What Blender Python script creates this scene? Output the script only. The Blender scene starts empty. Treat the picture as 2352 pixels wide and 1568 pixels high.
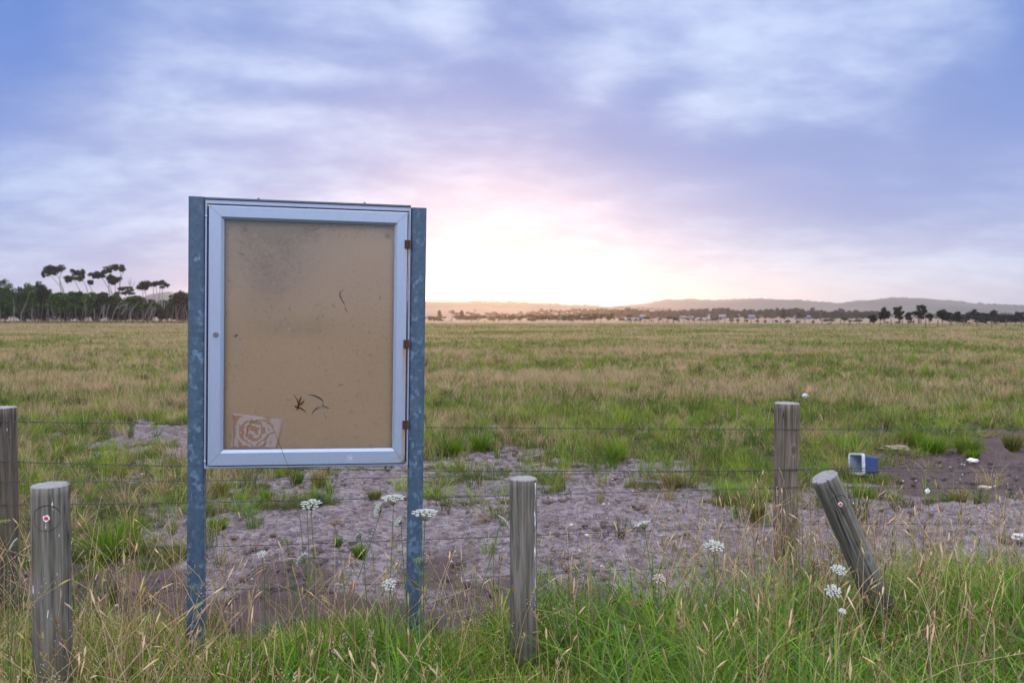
import bpy, bmesh, math, random
import numpy as np
from mathutils import Vector, Matrix
R = math.radians
random.seed(7); rng = np.random.default_rng(11)
scene = bpy.context.scene
COL = scene.collection

# ------------------------------------------------------------------ camera
H = 1.55; F = 1829.0; CX, CY = 1176.0, 783.0
TH = math.atan((CY - 728.0) / F)
cam_d = bpy.data.cameras.new('camera'); cam = bpy.data.objects.new('camera', cam_d); COL.objects.link(cam)
cam.location = (0, 0, H); cam.rotation_euler = (math.pi / 2 - TH, 0, 0)
cam_d.sensor_width = 36; cam_d.lens = 36 * F / 2352; cam_d.clip_start = 0.05; cam_d.clip_end = 20000
cam_d.dof.use_dof = True; cam_d.dof.focus_distance = 3.9; cam_d.dof.aperture_fstop = 4.5
scene.camera = cam
vs = scene.view_settings
vs.view_transform = 'Standard'; vs.look = 'None'; vs.gamma = 1; vs.use_curve_mapping = False
vs.exposure = 0.08
scene.cycles.use_denoising = True
scene.cycles.max_bounces = 6; scene.cycles.transparent_max_bounces = 12; scene.cycles.volume_bounces = 0
scene.cycles.sample_clamp_indirect = 6

def P(px, py, D):                      # a point of the place at distance D along the camera's axis, from its position in the photograph
    a, b = (px - CX) / F, -(py - CY) / F
    d = Vector((a, math.cos(TH) + b * math.sin(TH), -math.sin(TH) + b * math.cos(TH)))
    d *= D / d.y
    return Vector((d.x, d.y, d.z + H))
def G(px, py):                         # the point of the ground
    d = P(px, py, 1.0) - Vector((0, 0, H)); k = H / -d.z
    return Vector((d.x * k, d.y * k, 0))
def proj(x, y, z=0.0):                 # back to the photograph (arrays)
    zz = z - H
    d = y * math.cos(TH) - zz * math.sin(TH); u = y * math.sin(TH) + zz * math.cos(TH)
    return CX + F * x / d, CY - F * u / d

# ------------------------------------------------------------------ node expressions
class E:
    def __init__(s, nt, sock): s.nt, s.k = nt, sock
    def _m(s, op, *o):
        n = s.nt.nodes.new('ShaderNodeMath'); n.operation = op
        for i, v in enumerate((s,) + o):
            if isinstance(v, E): s.nt.links.new(v.k, n.inputs[i])
            else: n.inputs[i].default_value = v
        return E(s.nt, n.outputs[0])
    def __add__(s, o): return s._m('ADD', o)
    __radd__ = __add__
    def __mul__(s, o): return s._m('MULTIPLY', o)
    __rmul__ = __mul__
    def __sub__(s, o): return s._m('SUBTRACT', o)
    def __rsub__(s, o): return (s * -1.0) + o
    def __truediv__(s, o): return s._m('DIVIDE', o)
    def pow(s, o): return s._m('POWER', o)
    def max(s, o): return s._m('MAXIMUM', o)
    def min(s, o): return s._m('MINIMUM', o)
    def abs(s): return s._m('ABSOLUTE')
    def exp(s): return s._m('EXPONENT')
    def ss(s, a, b):                   # smooth step
        n = s.nt.nodes.new('ShaderNodeMapRange'); n.interpolation_type = 'SMOOTHSTEP'
        s.nt.links.new(s.k, n.inputs[0]); n.inputs[1].default_value = a; n.inputs[2].default_value = b
        return E(s.nt, n.outputs[0])
def comb(nt, x, y, z):
    n = nt.nodes.new('ShaderNodeCombineXYZ')
    for i, v in enumerate((x, y, z)):
        if isinstance(v, E): nt.links.new(v.k, n.inputs[i])
        else: n.inputs[i].default_value = v
    return E(nt, n.outputs[0])
def sep(nt, v):
    n = nt.nodes.new('ShaderNodeSeparateXYZ'); nt.links.new(v.k, n.inputs[0])
    return [E(nt, n.outputs[i]) for i in range(3)]
def noise(nt, vec, scale, detail=3, rough=.5, dist=0.0, col=False):
    n = nt.nodes.new('ShaderNodeTexNoise'); nt.links.new(vec.k, n.inputs['Vector'])
    n.inputs['Scale'].default_value = scale; n.inputs['Detail'].default_value = detail
    n.inputs['Roughness'].default_value = rough; n.inputs['Distortion'].default_value = dist
    return E(nt, n.outputs['Color' if col else 'Fac'])
def voro(nt, vec, scale, feature='F1', out='Color'):
    n = nt.nodes.new('ShaderNodeTexVoronoi'); n.feature = feature; nt.links.new(vec.k, n.inputs['Vector'])
    n.inputs['Scale'].default_value = scale
    return E(nt, n.outputs[out])
def mix(nt, f, a, b, mode='MIX'):
    n = nt.nodes.new('ShaderNodeMix'); n.data_type = 'RGBA'; n.blend_type = mode
    for i, v in ((0, f), (6, a), (7, b)):
        if isinstance(v, E): nt.links.new(v.k, n.inputs[i])
        elif i == 0: n.inputs[i].default_value = v
        else: n.inputs[i].default_value = (*v, 1)
    return E(nt, n.outputs[2])
def scalev(nt, v, sx, sy, sz):
    n = nt.nodes.new('ShaderNodeMapping'); nt.links.new(v.k, n.inputs['Vector']); n.inputs['Scale'].default_value = (sx, sy, sz)
    return E(nt, n.outputs[0])

# ------------------------------------------------------------------ world: an overcast dawn sky
world = bpy.data.worlds.new('World'); scene.world = world; world.use_nodes = True
SUN_AZ, SUN_EL = R(-1.9), R(3.2)
def build_world():
    nt = world.node_tree; nt.nodes.clear()
    out = nt.nodes.new('ShaderNodeOutputWorld'); bg = nt.nodes.new('ShaderNodeBackground')
    nt.links.new(bg.outputs[0], out.inputs[0])
    tc = nt.nodes.new('ShaderNodeTexCoord'); d = E(nt, tc.outputs['Generated'])
    sky = nt.nodes.new('ShaderNodeTexSky'); sky.sky_type = 'NISHITA'; sky.sun_disc = False
    sky.sun_elevation = SUN_EL; sky.sun_rotation = SUN_AZ
    x, y, z = sep(nt, d)
    el = z.max(-.2)._m('ARCSINE') * 57.2958
    az = x._m('ARCTAN2', y) * 57.2958
    up = z.max(0.0) + 0.24
    pl = comb(nt, x / up, y / up, 0.0)
    wn = sep(nt, noise(nt, scalev(nt, pl, 1, 1, 1), 1.1, 3, .5, 0, True))
    waz = az + (wn[0] - .5) * 13.0
    wel = el + (wn[1] - .5) * 5.0
    rot = nt.nodes.new('ShaderNodeMapping'); nt.links.new(pl.k, rot.inputs['Vector'])
    rot.inputs['Rotation'].default_value = (0, 0, R(-18)); rot.inputs['Scale'].default_value = (1.0, 1.35, 1)
    pr = E(nt, rot.outputs[0])
    n1 = noise(nt, pr, 1.25, 5, .55, .25)
    n2 = noise(nt, pr, 4.2, 5, .55, .2)
    n3 = noise(nt, pr, 13.0, 4, .6, .3)
    t = (n1 - .5) * 1.3 + (n2 - .5) * 1.15 + (n3 - .5) * .30
    def lump(px, py, sx, sy, k, rotd=0.0):
        la = math.degrees(math.atan((px - CX) / F)); le = math.degrees(math.atan((728 - py) / F * math.cos(R(la))))
        c, s = math.cos(R(rotd)), math.sin(R(rotd))
        kx, ky = F * math.tan(R(1)), F * math.tan(R(1))
        u = (waz - la) * c + (wel - le) * s; v = (wel - le) * c - (waz - la) * s
        u = u * (kx / sx); v = v * (ky / sy)
        return ((u * u + v * v) * -1.0).exp() * k
    for a in LUMPS: t = t + lump(*a) * .66
    t = (t * 2.3 - .20)._m('TANH') * .5 + .5
    h = (el / 22.0).max(0.0).min(1.0)
    dark = mix(nt, h, (.325, .395, .70), (.165, .27, .62))
    light = mix(nt, h, (.66, .77, 1.0), (.66, .77, 1.02))
    c = mix(nt, t, dark, light)
    # vivid blue gaps at the far corners
    cg = lump(-30, 20, 170, 190, 1.0) + lump(2400, 10, 130, 150, .9) + lump(-250, 300, 300, 200, .5)
    c = mix(nt, cg.min(1.0) * .6, c, (.055, .19, .62))
    # pink undersides above the sun
    pk = lump(1230, 455, 430, 70, 1.0) + lump(1500, 560, 900, 70, .5) + lump(500, 300, 420, 60, .35)
    c = mix(nt, pk.min(1.0) * .30, c, (.76, .70, .84))
    # glow of the sun through the low cloud
    saz = az - math.degrees(SUN_AZ)
    g1 = ((saz / 7.8).pow(2.0) * -1.0 + (el.max(0.0) / 2.3).pow(2.0) * -1.0).exp()
    g2 = (((az - 11.0) / 27.0).pow(2.0) * -1.0 + (el.max(0.0) / 3.5).pow(2.0) * -1.0).exp()
    g3 = (((saz) / 24.0).pow(2.0) * -1.0 + ((el - .6) / 4.9).pow(2.0) * -1.0).exp()
    c = mix(nt, g3 * .26, c, (.98, .88, .80))
    c = mix(nt, g2 * .85, c, (1.02, .98, .97))
    c = mix(nt, g1.min(1.0), c, (1.10, 1.0, .80))
    # unseen sky overhead and behind the viewer: brightness added to light the foreground
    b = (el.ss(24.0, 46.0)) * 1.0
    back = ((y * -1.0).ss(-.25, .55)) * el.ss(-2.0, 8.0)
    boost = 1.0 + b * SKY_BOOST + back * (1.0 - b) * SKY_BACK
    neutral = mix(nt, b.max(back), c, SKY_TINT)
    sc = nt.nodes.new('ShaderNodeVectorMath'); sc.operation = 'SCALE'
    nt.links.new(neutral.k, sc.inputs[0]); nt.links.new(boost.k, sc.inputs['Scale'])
    sk = nt.nodes.new('ShaderNodeVectorMath'); sk.operation = 'SCALE'
    nt.links.new(sky.outputs[0], sk.inputs[0]); sk.inputs['Scale'].default_value = SKY_N
    ad = nt.nodes.new('ShaderNodeVectorMath'); ad.operation = 'ADD'
    nt.links.new(sc.outputs[0], ad.inputs[0]); nt.links.new(sk.outputs[0], ad.inputs[1])
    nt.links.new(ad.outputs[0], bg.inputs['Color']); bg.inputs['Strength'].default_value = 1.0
# cloud banks and breaks: position, reach, strength (dark < 0 < light), tilt in degrees
LUMPS = [(520, 85, 480, 52, -.55, 2), (110, 290, 330, 42, -.55, -3), (700, 235, 420, 42, -.40, -6), (40, 90, 160, 150, -.6), (20, 385, 160, 26, -.35),
         (1150, 200, 190, 110, -.45, 30), (1360, 300, 300, 60, -.75, -14), (1740, 345, 420, 60, -.65, -3), (1800, 455, 300, 22, -.55, -3), (1430, 255, 120, 60, -.5, 30), (2150, 300, 420, 90, -.45, -2),
         (1320, 400, 200, 28, -.5, -5), (2300, 90, 140, 130, -.75), (2230, 210, 130, 90, -.4), (2000, 450, 420, 40, -.35, 0), (1450, 190, 90, 60, -.25, 30), (2200,505,300,26,-.25),
         (560, 160, 330, 46, .42, -3), (1060, 60, 120, 75, .55, -35), (1560, 110, 200, 60, .34), (1640, 230, 160, 45, .2), (2000, 170, 170, 60, .2), (2180, 90, 70, 60, .45),
         (420, 265, 260, 26, .30), (160, 345, 260, 32, .35), (300, 440, 420, 40, .28), (1330, 210, 90, 70, .3, 45), (760, 300, 260, 40, .15)]
SKY_N = 0.008
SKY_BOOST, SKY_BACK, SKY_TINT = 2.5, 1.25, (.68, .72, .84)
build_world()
sun_d = bpy.data.lights.new('sun', 'SUN'); sun = bpy.data.objects.new('sun', sun_d); COL.objects.link(sun)
sun_d.energy = 1.6; sun_d.angle = R(10); sun_d.color = (1.0, .52, .22)
sdir = Vector((math.sin(SUN_AZ) * math.cos(SUN_EL), math.cos(SUN_AZ) * math.cos(SUN_EL), math.sin(SUN_EL)))
sun.rotation_euler = sdir.to_track_quat('Z', 'Y').to_euler(); sun.location = sdir * 60

# ------------------------------------------------------------------ helpers
def link(o, parent=None):
    COL.objects.link(o)
    if parent is not None: o.parent = parent
    return o
def tag(o, label=None, cat=None, group=None, kind=None):
    for k, v in (('label', label), ('category', cat), ('group', group), ('kind', kind)):
        if v: o[k] = v
    return o
def empty(name, loc, rot=(0, 0, 0), **k):
    o = bpy.data.objects.new(name, None); o.location = loc; o.rotation_euler = rot; o.empty_display_size = .1
    return tag(link(o), **k)
def arr_mesh(name, V, Q, col=None, smooth=False, mats=(), parent=None, loc=None):
    V = np.asarray(V, np.float32).reshape(-1, 3); Q = np.asarray(Q, np.int32)
    me = bpy.data.meshes.new(name); k = Q.shape[1]
    me.vertices.add(len(V)); me.vertices.foreach_set('co', V.ravel())
    me.loops.add(Q.size); me.loops.foreach_set('vertex_index', Q.ravel())
    me.polygons.add(len(Q)); me.polygons.foreach_set('loop_start', np.arange(0, Q.size, k, dtype=np.int32))
    if smooth: me.polygons.foreach_set('use_smooth', np.ones(len(Q), bool))
    if col is not None:
        a = me.color_attributes.new('Col', 'FLOAT_COLOR', 'POINT')
        c = np.ones((len(V), 4), np.float32); c[:, :3] = col; a.data.foreach_set('color', c.ravel())
    me.update(calc_edges=True)
    for m in mats: me.materials.append(m)
    o = bpy.data.objects.new(name, me)
    if loc is not None: o.location = loc
    return link(o, parent)
def bm_obj(name, bm, m, parent=None, smooth=False, loc=None):
    bmesh.ops.recalc_face_normals(bm, faces=bm.faces)
    me = bpy.data.meshes.new(name); bm.to_mesh(me); bm.free()
    if smooth:
        for p in me.polygons: p.use_smooth = True
    me.materials.append(m); o = bpy.data.objects.new(name, me)
    if loc is not None: o.location = loc
    return link(o, parent)
def box(bm, a, b, bev=0.0):
    c = [(x, y, z) for x in (a[0], b[0]) for y in (a[1], b[1]) for z in (a[2], b[2])]
    v = [bm.verts.new(p) for p in c]
    f = [bm.faces.new([v[i] for i in q]) for q in ((0, 1, 3, 2), (4, 6, 7, 5), (0, 4, 5, 1), (2, 3, 7, 6), (0, 2, 6, 4), (1, 5, 7, 3))]
    if bev:
        es = list({e for q in f for e in q.edges}); bmesh.ops.bevel(bm, geom=es, offset=bev, segments=2, affect='EDGES', profile=.5)
def tube_arrays(pts, rad, sides=6, jit=0.0):
    pts = [Vector(p) for p in pts]; n = len(pts); V = []; Q = []
    for i, p in enumerate(pts):
        t = (pts[min(i + 1, n - 1)] - pts[max(i - 1, 0)]).normalized()
        a = t.cross(Vector((0.13, 1, .07)) if abs(t.y) < .9 else Vector((1, 0, 0))).normalized(); b = t.cross(a)
        r = rad[i] if hasattr(rad, '__len__') else rad
        for k in range(sides):
            th = 2 * math.pi * k / sides; rr = r * (1 + random.uniform(-jit, jit))
            V.append(p + a * math.cos(th) * rr + b * math.sin(th) * rr)
    for i in range(n - 1):
        for k in range(sides):
            k2 = (k + 1) % sides; Q.append((i * sides + k, i * sides + k2, (i + 1) * sides + k2, (i + 1) * sides + k))
    return np.array([tuple(v) for v in V]), np.array(Q)
class Bag:                             # collects quad arrays
    def __init__(s): s.V, s.Q, s.C, s.n = [], [], [], 0
    def add(s, V, Q, c=None):
        s.V.append(V); s.Q.append(np.asarray(Q) + s.n); s.n += len(V)
        s.C.append(np.broadcast_to(np.asarray(c if c is not None else (1, 1, 1), np.float32), (len(V), 3)))
    def tube(s, pts, rad, sides=6, c=None, jit=0.0): s.add(*tube_arrays(pts, rad, sides, jit), c)
    def obj(s, name, m, parent=None, smooth=False):
        return arr_mesh(name, np.concatenate(s.V), np.concatenate(s.Q), np.concatenate(s.C), smooth, (m,), parent)

def new_mat(name):
    m = bpy.data.materials.new(name); m.use_nodes = True; nt = m.node_tree
    b = nt.nodes['Principled BSDF']; tc = nt.nodes.new('ShaderNodeTexCoord')
    return m, nt, b, E(nt, tc.outputs['Object'])
def setc(nt, b, col, rough=None, bump=None, bstr=.3, bdist=.01):
    if isinstance(col, E): nt.links.new(col.k, b.inputs['Base Color'])
    else: b.inputs['Base Color'].default_value = (*col, 1)
    if isinstance(rough, E): nt.links.new(rough.k, b.inputs['Roughness'])
    elif rough is not None: b.inputs['Roughness'].default_value = rough
    if bump is not None:
        n = nt.nodes.new('ShaderNodeBump'); n.inputs['Strength'].default_value = bstr; n.inputs['Distance'].default_value = bdist
        nt.links.new(bump.k, n.inputs['Height']); nt.links.new(n.outputs[0], b.inputs['Normal'])
def attr(nt, name='Col'):
    n = nt.nodes.new('ShaderNodeAttribute'); n.attribute_name = name; return E(nt, n.outputs['Color'])
def leaf_mat(name, trans=.35, rough=.6, gain=1.0):
    m = bpy.data.materials.new(name); m.use_nodes = True; nt = m.node_tree; b = nt.nodes['Principled BSDF']
    c = attr(nt)
    if gain != 1: c = mix(nt, 1.0, c, (gain,) * 3, 'MULTIPLY')
    nt.links.new(c.k, b.inputs['Base Color']); b.inputs['Roughness'].default_value = rough
    b.inputs['Specular IOR Level'].default_value = .06
    t = nt.nodes.new('ShaderNodeBsdfTranslucent'); nt.links.new(c.k, t.inputs[0])
    mx = nt.nodes.new('ShaderNodeMixShader'); mx.inputs[0].default_value = trans
    nt.links.new(b.outputs[0], mx.inputs[1]); nt.links.new(t.outputs[0], mx.inputs[2])
    nt.links.new(mx.outputs[0], nt.nodes['Material Output'].inputs[0])
    return m
def plain(name, col, rough=.6, metal=0.0, var=.15, scale=30, bstr=0.0):
    m, nt, b, o = new_mat(name)
    n = noise(nt, o, scale, 4, .6)
    c = mix(nt, n, tuple(v * (1 - var) for v in col), tuple(v * (1 + var) for v in col))
    setc(nt, b, c, rough, n if bstr else None, bstr); b.inputs['Metallic'].default_value = metal
    return m
def vnoise(x, y, seed=0):              # smooth value noise in [0, 1]
    r = np.random.default_rng(seed).random((256, 256)); xi, yi = np.floor(x).astype(int), np.floor(y).astype(int)
    fx, fy = x - xi, y - yi; fx = fx * fx * (3 - 2 * fx); fy = fy * fy * (3 - 2 * fy)
    g = lambda a, b: r[a % 256, b % 256]
    return (g(xi, yi) * (1 - fx) + g(xi + 1, yi) * fx) * (1 - fy) + (g(xi, yi + 1) * (1 - fx) + g(xi + 1, yi + 1) * fx) * fy
def fbm(x, y, seed=0, o=3): return sum(vnoise(x * 2 ** i, y * 2 ** i, seed + i) * .5 ** i for i in range(o)) / sum(.5 ** i for i in range(o))
# ------------------------------------------------------------------ the ground
def in_poly(px, py, poly):
    r = np.zeros(px.shape, bool); n = len(poly)
    for i in range(n):
        (x1, y1), (x2, y2) = poly[i], poly[(i + 1) % n]
        if y1 == y2: continue
        c = ((y1 > py) != (y2 > py)) & (px < (x2 - x1) * (py - y1) / (y2 - y1) + x1); r ^= c
    return r
BARE = [[(440, 1085), (560, 1092), (640, 1078), (760, 1085), (960, 1045), (1000, 1032), (1190, 1022), (1330, 1038), (1500, 1035), (1580, 1065), (1630, 1095), (1640, 1140), (1760, 1158),
         (1800, 1140), (1870, 1120), (1950, 1112), (2000, 1090), (2050, 1045), (2130, 1030), (2250, 1040), (2352, 1000), (2900, 1000), (2900, 1420), (470, 1420), (120, 1400), (-60, 1330), (180, 1290),
         (400, 1270), (440, 1225), (370, 1200), (345, 1170), (420, 1160), (450, 1130)],
        [(240, 985), (330, 962), (425, 968), (500, 985), (520, 1030), (425, 1052), (350, 1062), (300, 1042), (205, 1030)], [(60, 988), (130, 985), (140, 1008), (60, 1012)],
        [(1940, 978), (2050, 972), (2070, 1005), (1950, 1015)], [(2190, 1000), (2420, 980), (2420, 1040), (2230, 1050)], [(1100, 985), (1150, 980), (1150, 1000), (1105, 1004)], [(260, 1090), (330, 1085), (320, 1108), (270, 1112)]]
DARK = [[(1985, 1000), (2900, 960), (2900, 1165), (2300, 1155), (2120, 1140), (2010, 1118)], [(-200, 1285), (420, 1285), (480, 1310), (1500, 1335), (1500, 1450), (-200, 1450)], [(1930, 970), (2080, 965), (2080, 1015), (1940, 1020)]]
def verge_edge(x): return 4.12 + (fbm(x * 1.3 + 5, x * 0 + 2, 81, 2) - .5) * .9 + .18 * np.clip(x - .6, -.5, 3) - .25 * np.exp(-((x + .9) / .8) ** 2)
def masks(x, y):                       # bare soil and dark soil over the ground
    yy = np.maximum(y, 1.2)
    wx = x + (fbm(x * 2.3, y * 2.3, 3, 5) - .5) * 1.0; wy = yy + (fbm(x * 2.3 + 40, y * 2.3, 5, 5) - .5) * 1.9
    px, py = proj(wx, np.maximum(wy, 1.2)); b = np.zeros(x.shape, bool); d = np.zeros(x.shape, bool)
    for p in BARE: b |= in_poly(px, py, p)
    for p in DARK: d |= in_poly(px, py, p)
    b &= fbm(x * 2.6 + 11, y * 2.6, 15, 3) < .655 + .2 * (yy < 6.5) + .14 * d
    near = (y > verge_edge(x) - .12) & (y < 14)
    return b & near, d
def graded(a, b, st, far, k=1.22):
    v = list(np.arange(a, b, st)); s = st
    while v[-1] < far: s *= k; v.append(v[-1] + s)
    s = st; w = []
    lo = a
    while lo > -far: s *= k; lo -= s; w.append(lo)
    return np.array(w[::-1] + v)
gx = graded(-9, 9, .05, 3000); gy = graded(1.2, 13.5, .05, 3000)
X, Y = np.meshgrid(gx, gy, indexing='ij')
nearw = np.clip((16 - np.hypot(X, Y - 6)) / 6, 0, 1)
bare, dark = masks(X, Y)
def blur(a):
    a = a.astype(float)
    for _ in range(2):
        a[1:-1, 1:-1] = (a[1:-1, 1:-1] * 2 + a[:-2, 1:-1] + a[2:, 1:-1] + a[1:-1, :-2] + a[1:-1, 2:]) / 6
    return a
bw, dw = blur(bare), blur(dark)
def ground_z(x, y):
    n = np.clip((16 - np.hypot(x, y - 6)) / 6, 0, 1)
    return n * ((fbm(x * .8, y * .8, 21, 4) - .5) * .16 + (fbm(x * 5, y * 5, 31, 3) - .5) * .05)
rough_soil = (np.maximum(fbm(X * 7, Y * 7, 41, 3) - .5, 0) * .16 + (vnoise(X * 16, Y * 16, 47) - .5) * .02) * bw * (.6 + .8 * dw)
Z = ground_z(X, Y) + nearw * (rough_soil - .03 * bw)
ni, nj = X.shape
idx = np.arange(ni * nj).reshape(ni, nj)
Q = np.stack([idx[:-1, :-1], idx[1:, :-1], idx[1:, 1:], idx[:-1, 1:]], -1).reshape(-1, 4)
farc = np.clip((np.hypot(X, Y) - 14) / 8, 0, 1)
gcol = np.stack([bw, dw, farc], -1).reshape(-1, 3)
gm, nt, b, o = new_mat('ground')
A = sep(nt, attr(nt))
n_a = noise(nt, o, 1.3, 5, .6); n_b = noise(nt, o, 9, 5, .62); n_c = noise(nt, o, 60, 3, .7); n_d = noise(nt, o, 24, 4, .7)
soil = mix(nt, n_b.ss(.3, .7), (.102, .083, .086), (.262, .216, .228))
soil = mix(nt, n_d.ss(.48, .62) * .85, soil, (.07, .05, .046))
peb = voro(nt, o, 55, 'F1', 'Distance'); pr = sep(nt, voro(nt, o, 55))
soil = mix(nt, (1.0 - peb.ss(.12, .26)) * pr[0].ss(.80, .82), soil, (.62, .58, .55))
dks = mix(nt, n_b, (.05, .037, .037), (.14, .10, .095))
dks = mix(nt, n_c.ss(.62, .72) * .5, dks, (.33, .27, .25))
soil = mix(nt, (A[1] * 1.25 + (n_a - .46) * 2.6 + (n_b - .5) * 1.9 - .05).ss(.22, .85), soil, dks)
th = mix(nt, n_b.ss(.3, .7), (.03, .035, .014), (.09, .075, .038))
lg = noise(nt, scalev(nt, o, .03, .11, 1), 1.0, 5, .6)
fa = mix(nt, lg.ss(.38, .66), (.095, .098, .032), (.20, .155, .08))
fa = mix(nt, n_a.ss(.45, .75) * .4, fa, (.065, .08, .024))
# beyond the paddock's far fence the grass is dry
gy_ = sep(nt, o); dry = (gy_[1] + gy_[0] * .25 + (noise(nt, scalev(nt, o, .01, .02, 1), 1, 3) - .5) * 40.0).ss(215.0, 250.0)
fa = mix(nt, dry, fa, (.24, .17, .11))
th = mix(nt, A[2], th, fa)
edge = (A[0] + (n_d - .5) * .9 + (n_b - .5) * .9).ss(.30, .62)
setc(nt, b, mix(nt, edge, th, soil), .95, n_d * .9 + n_c * .5 + n_b * .7 + voro(nt, o, 11, 'SMOOTH_F1', 'Distance') * .5, .85, .035)
b.inputs['Specular IOR Level'].default_value = .05
ground = tag(arr_mesh('ground', np.stack([X, Y, Z], -1).reshape(-1, 3), Q, gcol, True, (gm,)), kind='structure')

# ------------------------------------------------------------------ grass: leaf by leaf
def blades(x, y, z, h, w, bend, ang, col, tip=None, segs=3, tw=.12):
    n = len(x); k = np.linspace(0, 1, segs + 1)[None, :]
    dx, dy = np.cos(ang)[:, None], np.sin(ang)[:, None]
    off = bend[:, None] * k ** 2; zz = h[:, None] * (k - .35 * np.minimum(bend / np.maximum(h, 1e-4), 1.4)[:, None] * k ** 2)
    cxp = x[:, None] + dx * off; cyp = y[:, None] + dy * off; czp = z[:, None] + zz
    fa = rng.random(n) * math.pi; px, py = np.cos(fa)[:, None], np.sin(fa)[:, None]
    ww = w[:, None] * .5 * (1 - (1 - tw) * k ** 1.6)
    L = np.stack([cxp - px * ww, cyp - py * ww, czp], -1); Rr = np.stack([cxp + px * ww, cyp + py * ww, czp], -1)
    V = np.stack([L, Rr], 2).reshape(-1, 3)
    base = (np.arange(n) * (segs + 1) * 2)[:, None, None]; s = (np.arange(segs) * 2)[None, :, None]
    Qd = (base + s + np.array([0, 1, 3, 2])[None, None, :]).reshape(-1, 4)
    t = tip if tip is not None else col
    kk = np.repeat(k[..., None], n, 0)
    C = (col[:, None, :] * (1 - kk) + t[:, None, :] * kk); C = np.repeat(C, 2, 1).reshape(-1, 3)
    return V, Qd, C
def pick(pal, n, jit=.18):
    pal = np.array(pal); c = pal[rng.integers(0, len(pal), n)]
    return c * (1 + rng.uniform(-jit, jit, (n, 1))) * (1 + rng.uniform(-.06, .06, (n, 3)))
GREEN = [(.060, .125, .010), (.095, .18, .012), (.135, .22, .018), (.032, .07, .009), (.19, .255, .026)]
OLIVE = [(.10, .115, .022), (.155, .15, .036), (.06, .07, .018), (.21, .19, .055)]
TAN = [(.36, .26, .14), (.44, .33, .19), (.27, .20, .11), (.46, .33, .21), (.34, .255, .15)]
m_grass = leaf_mat('grass_leaf', .35); m_dry = leaf_mat('dry_grass', .3)

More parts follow.
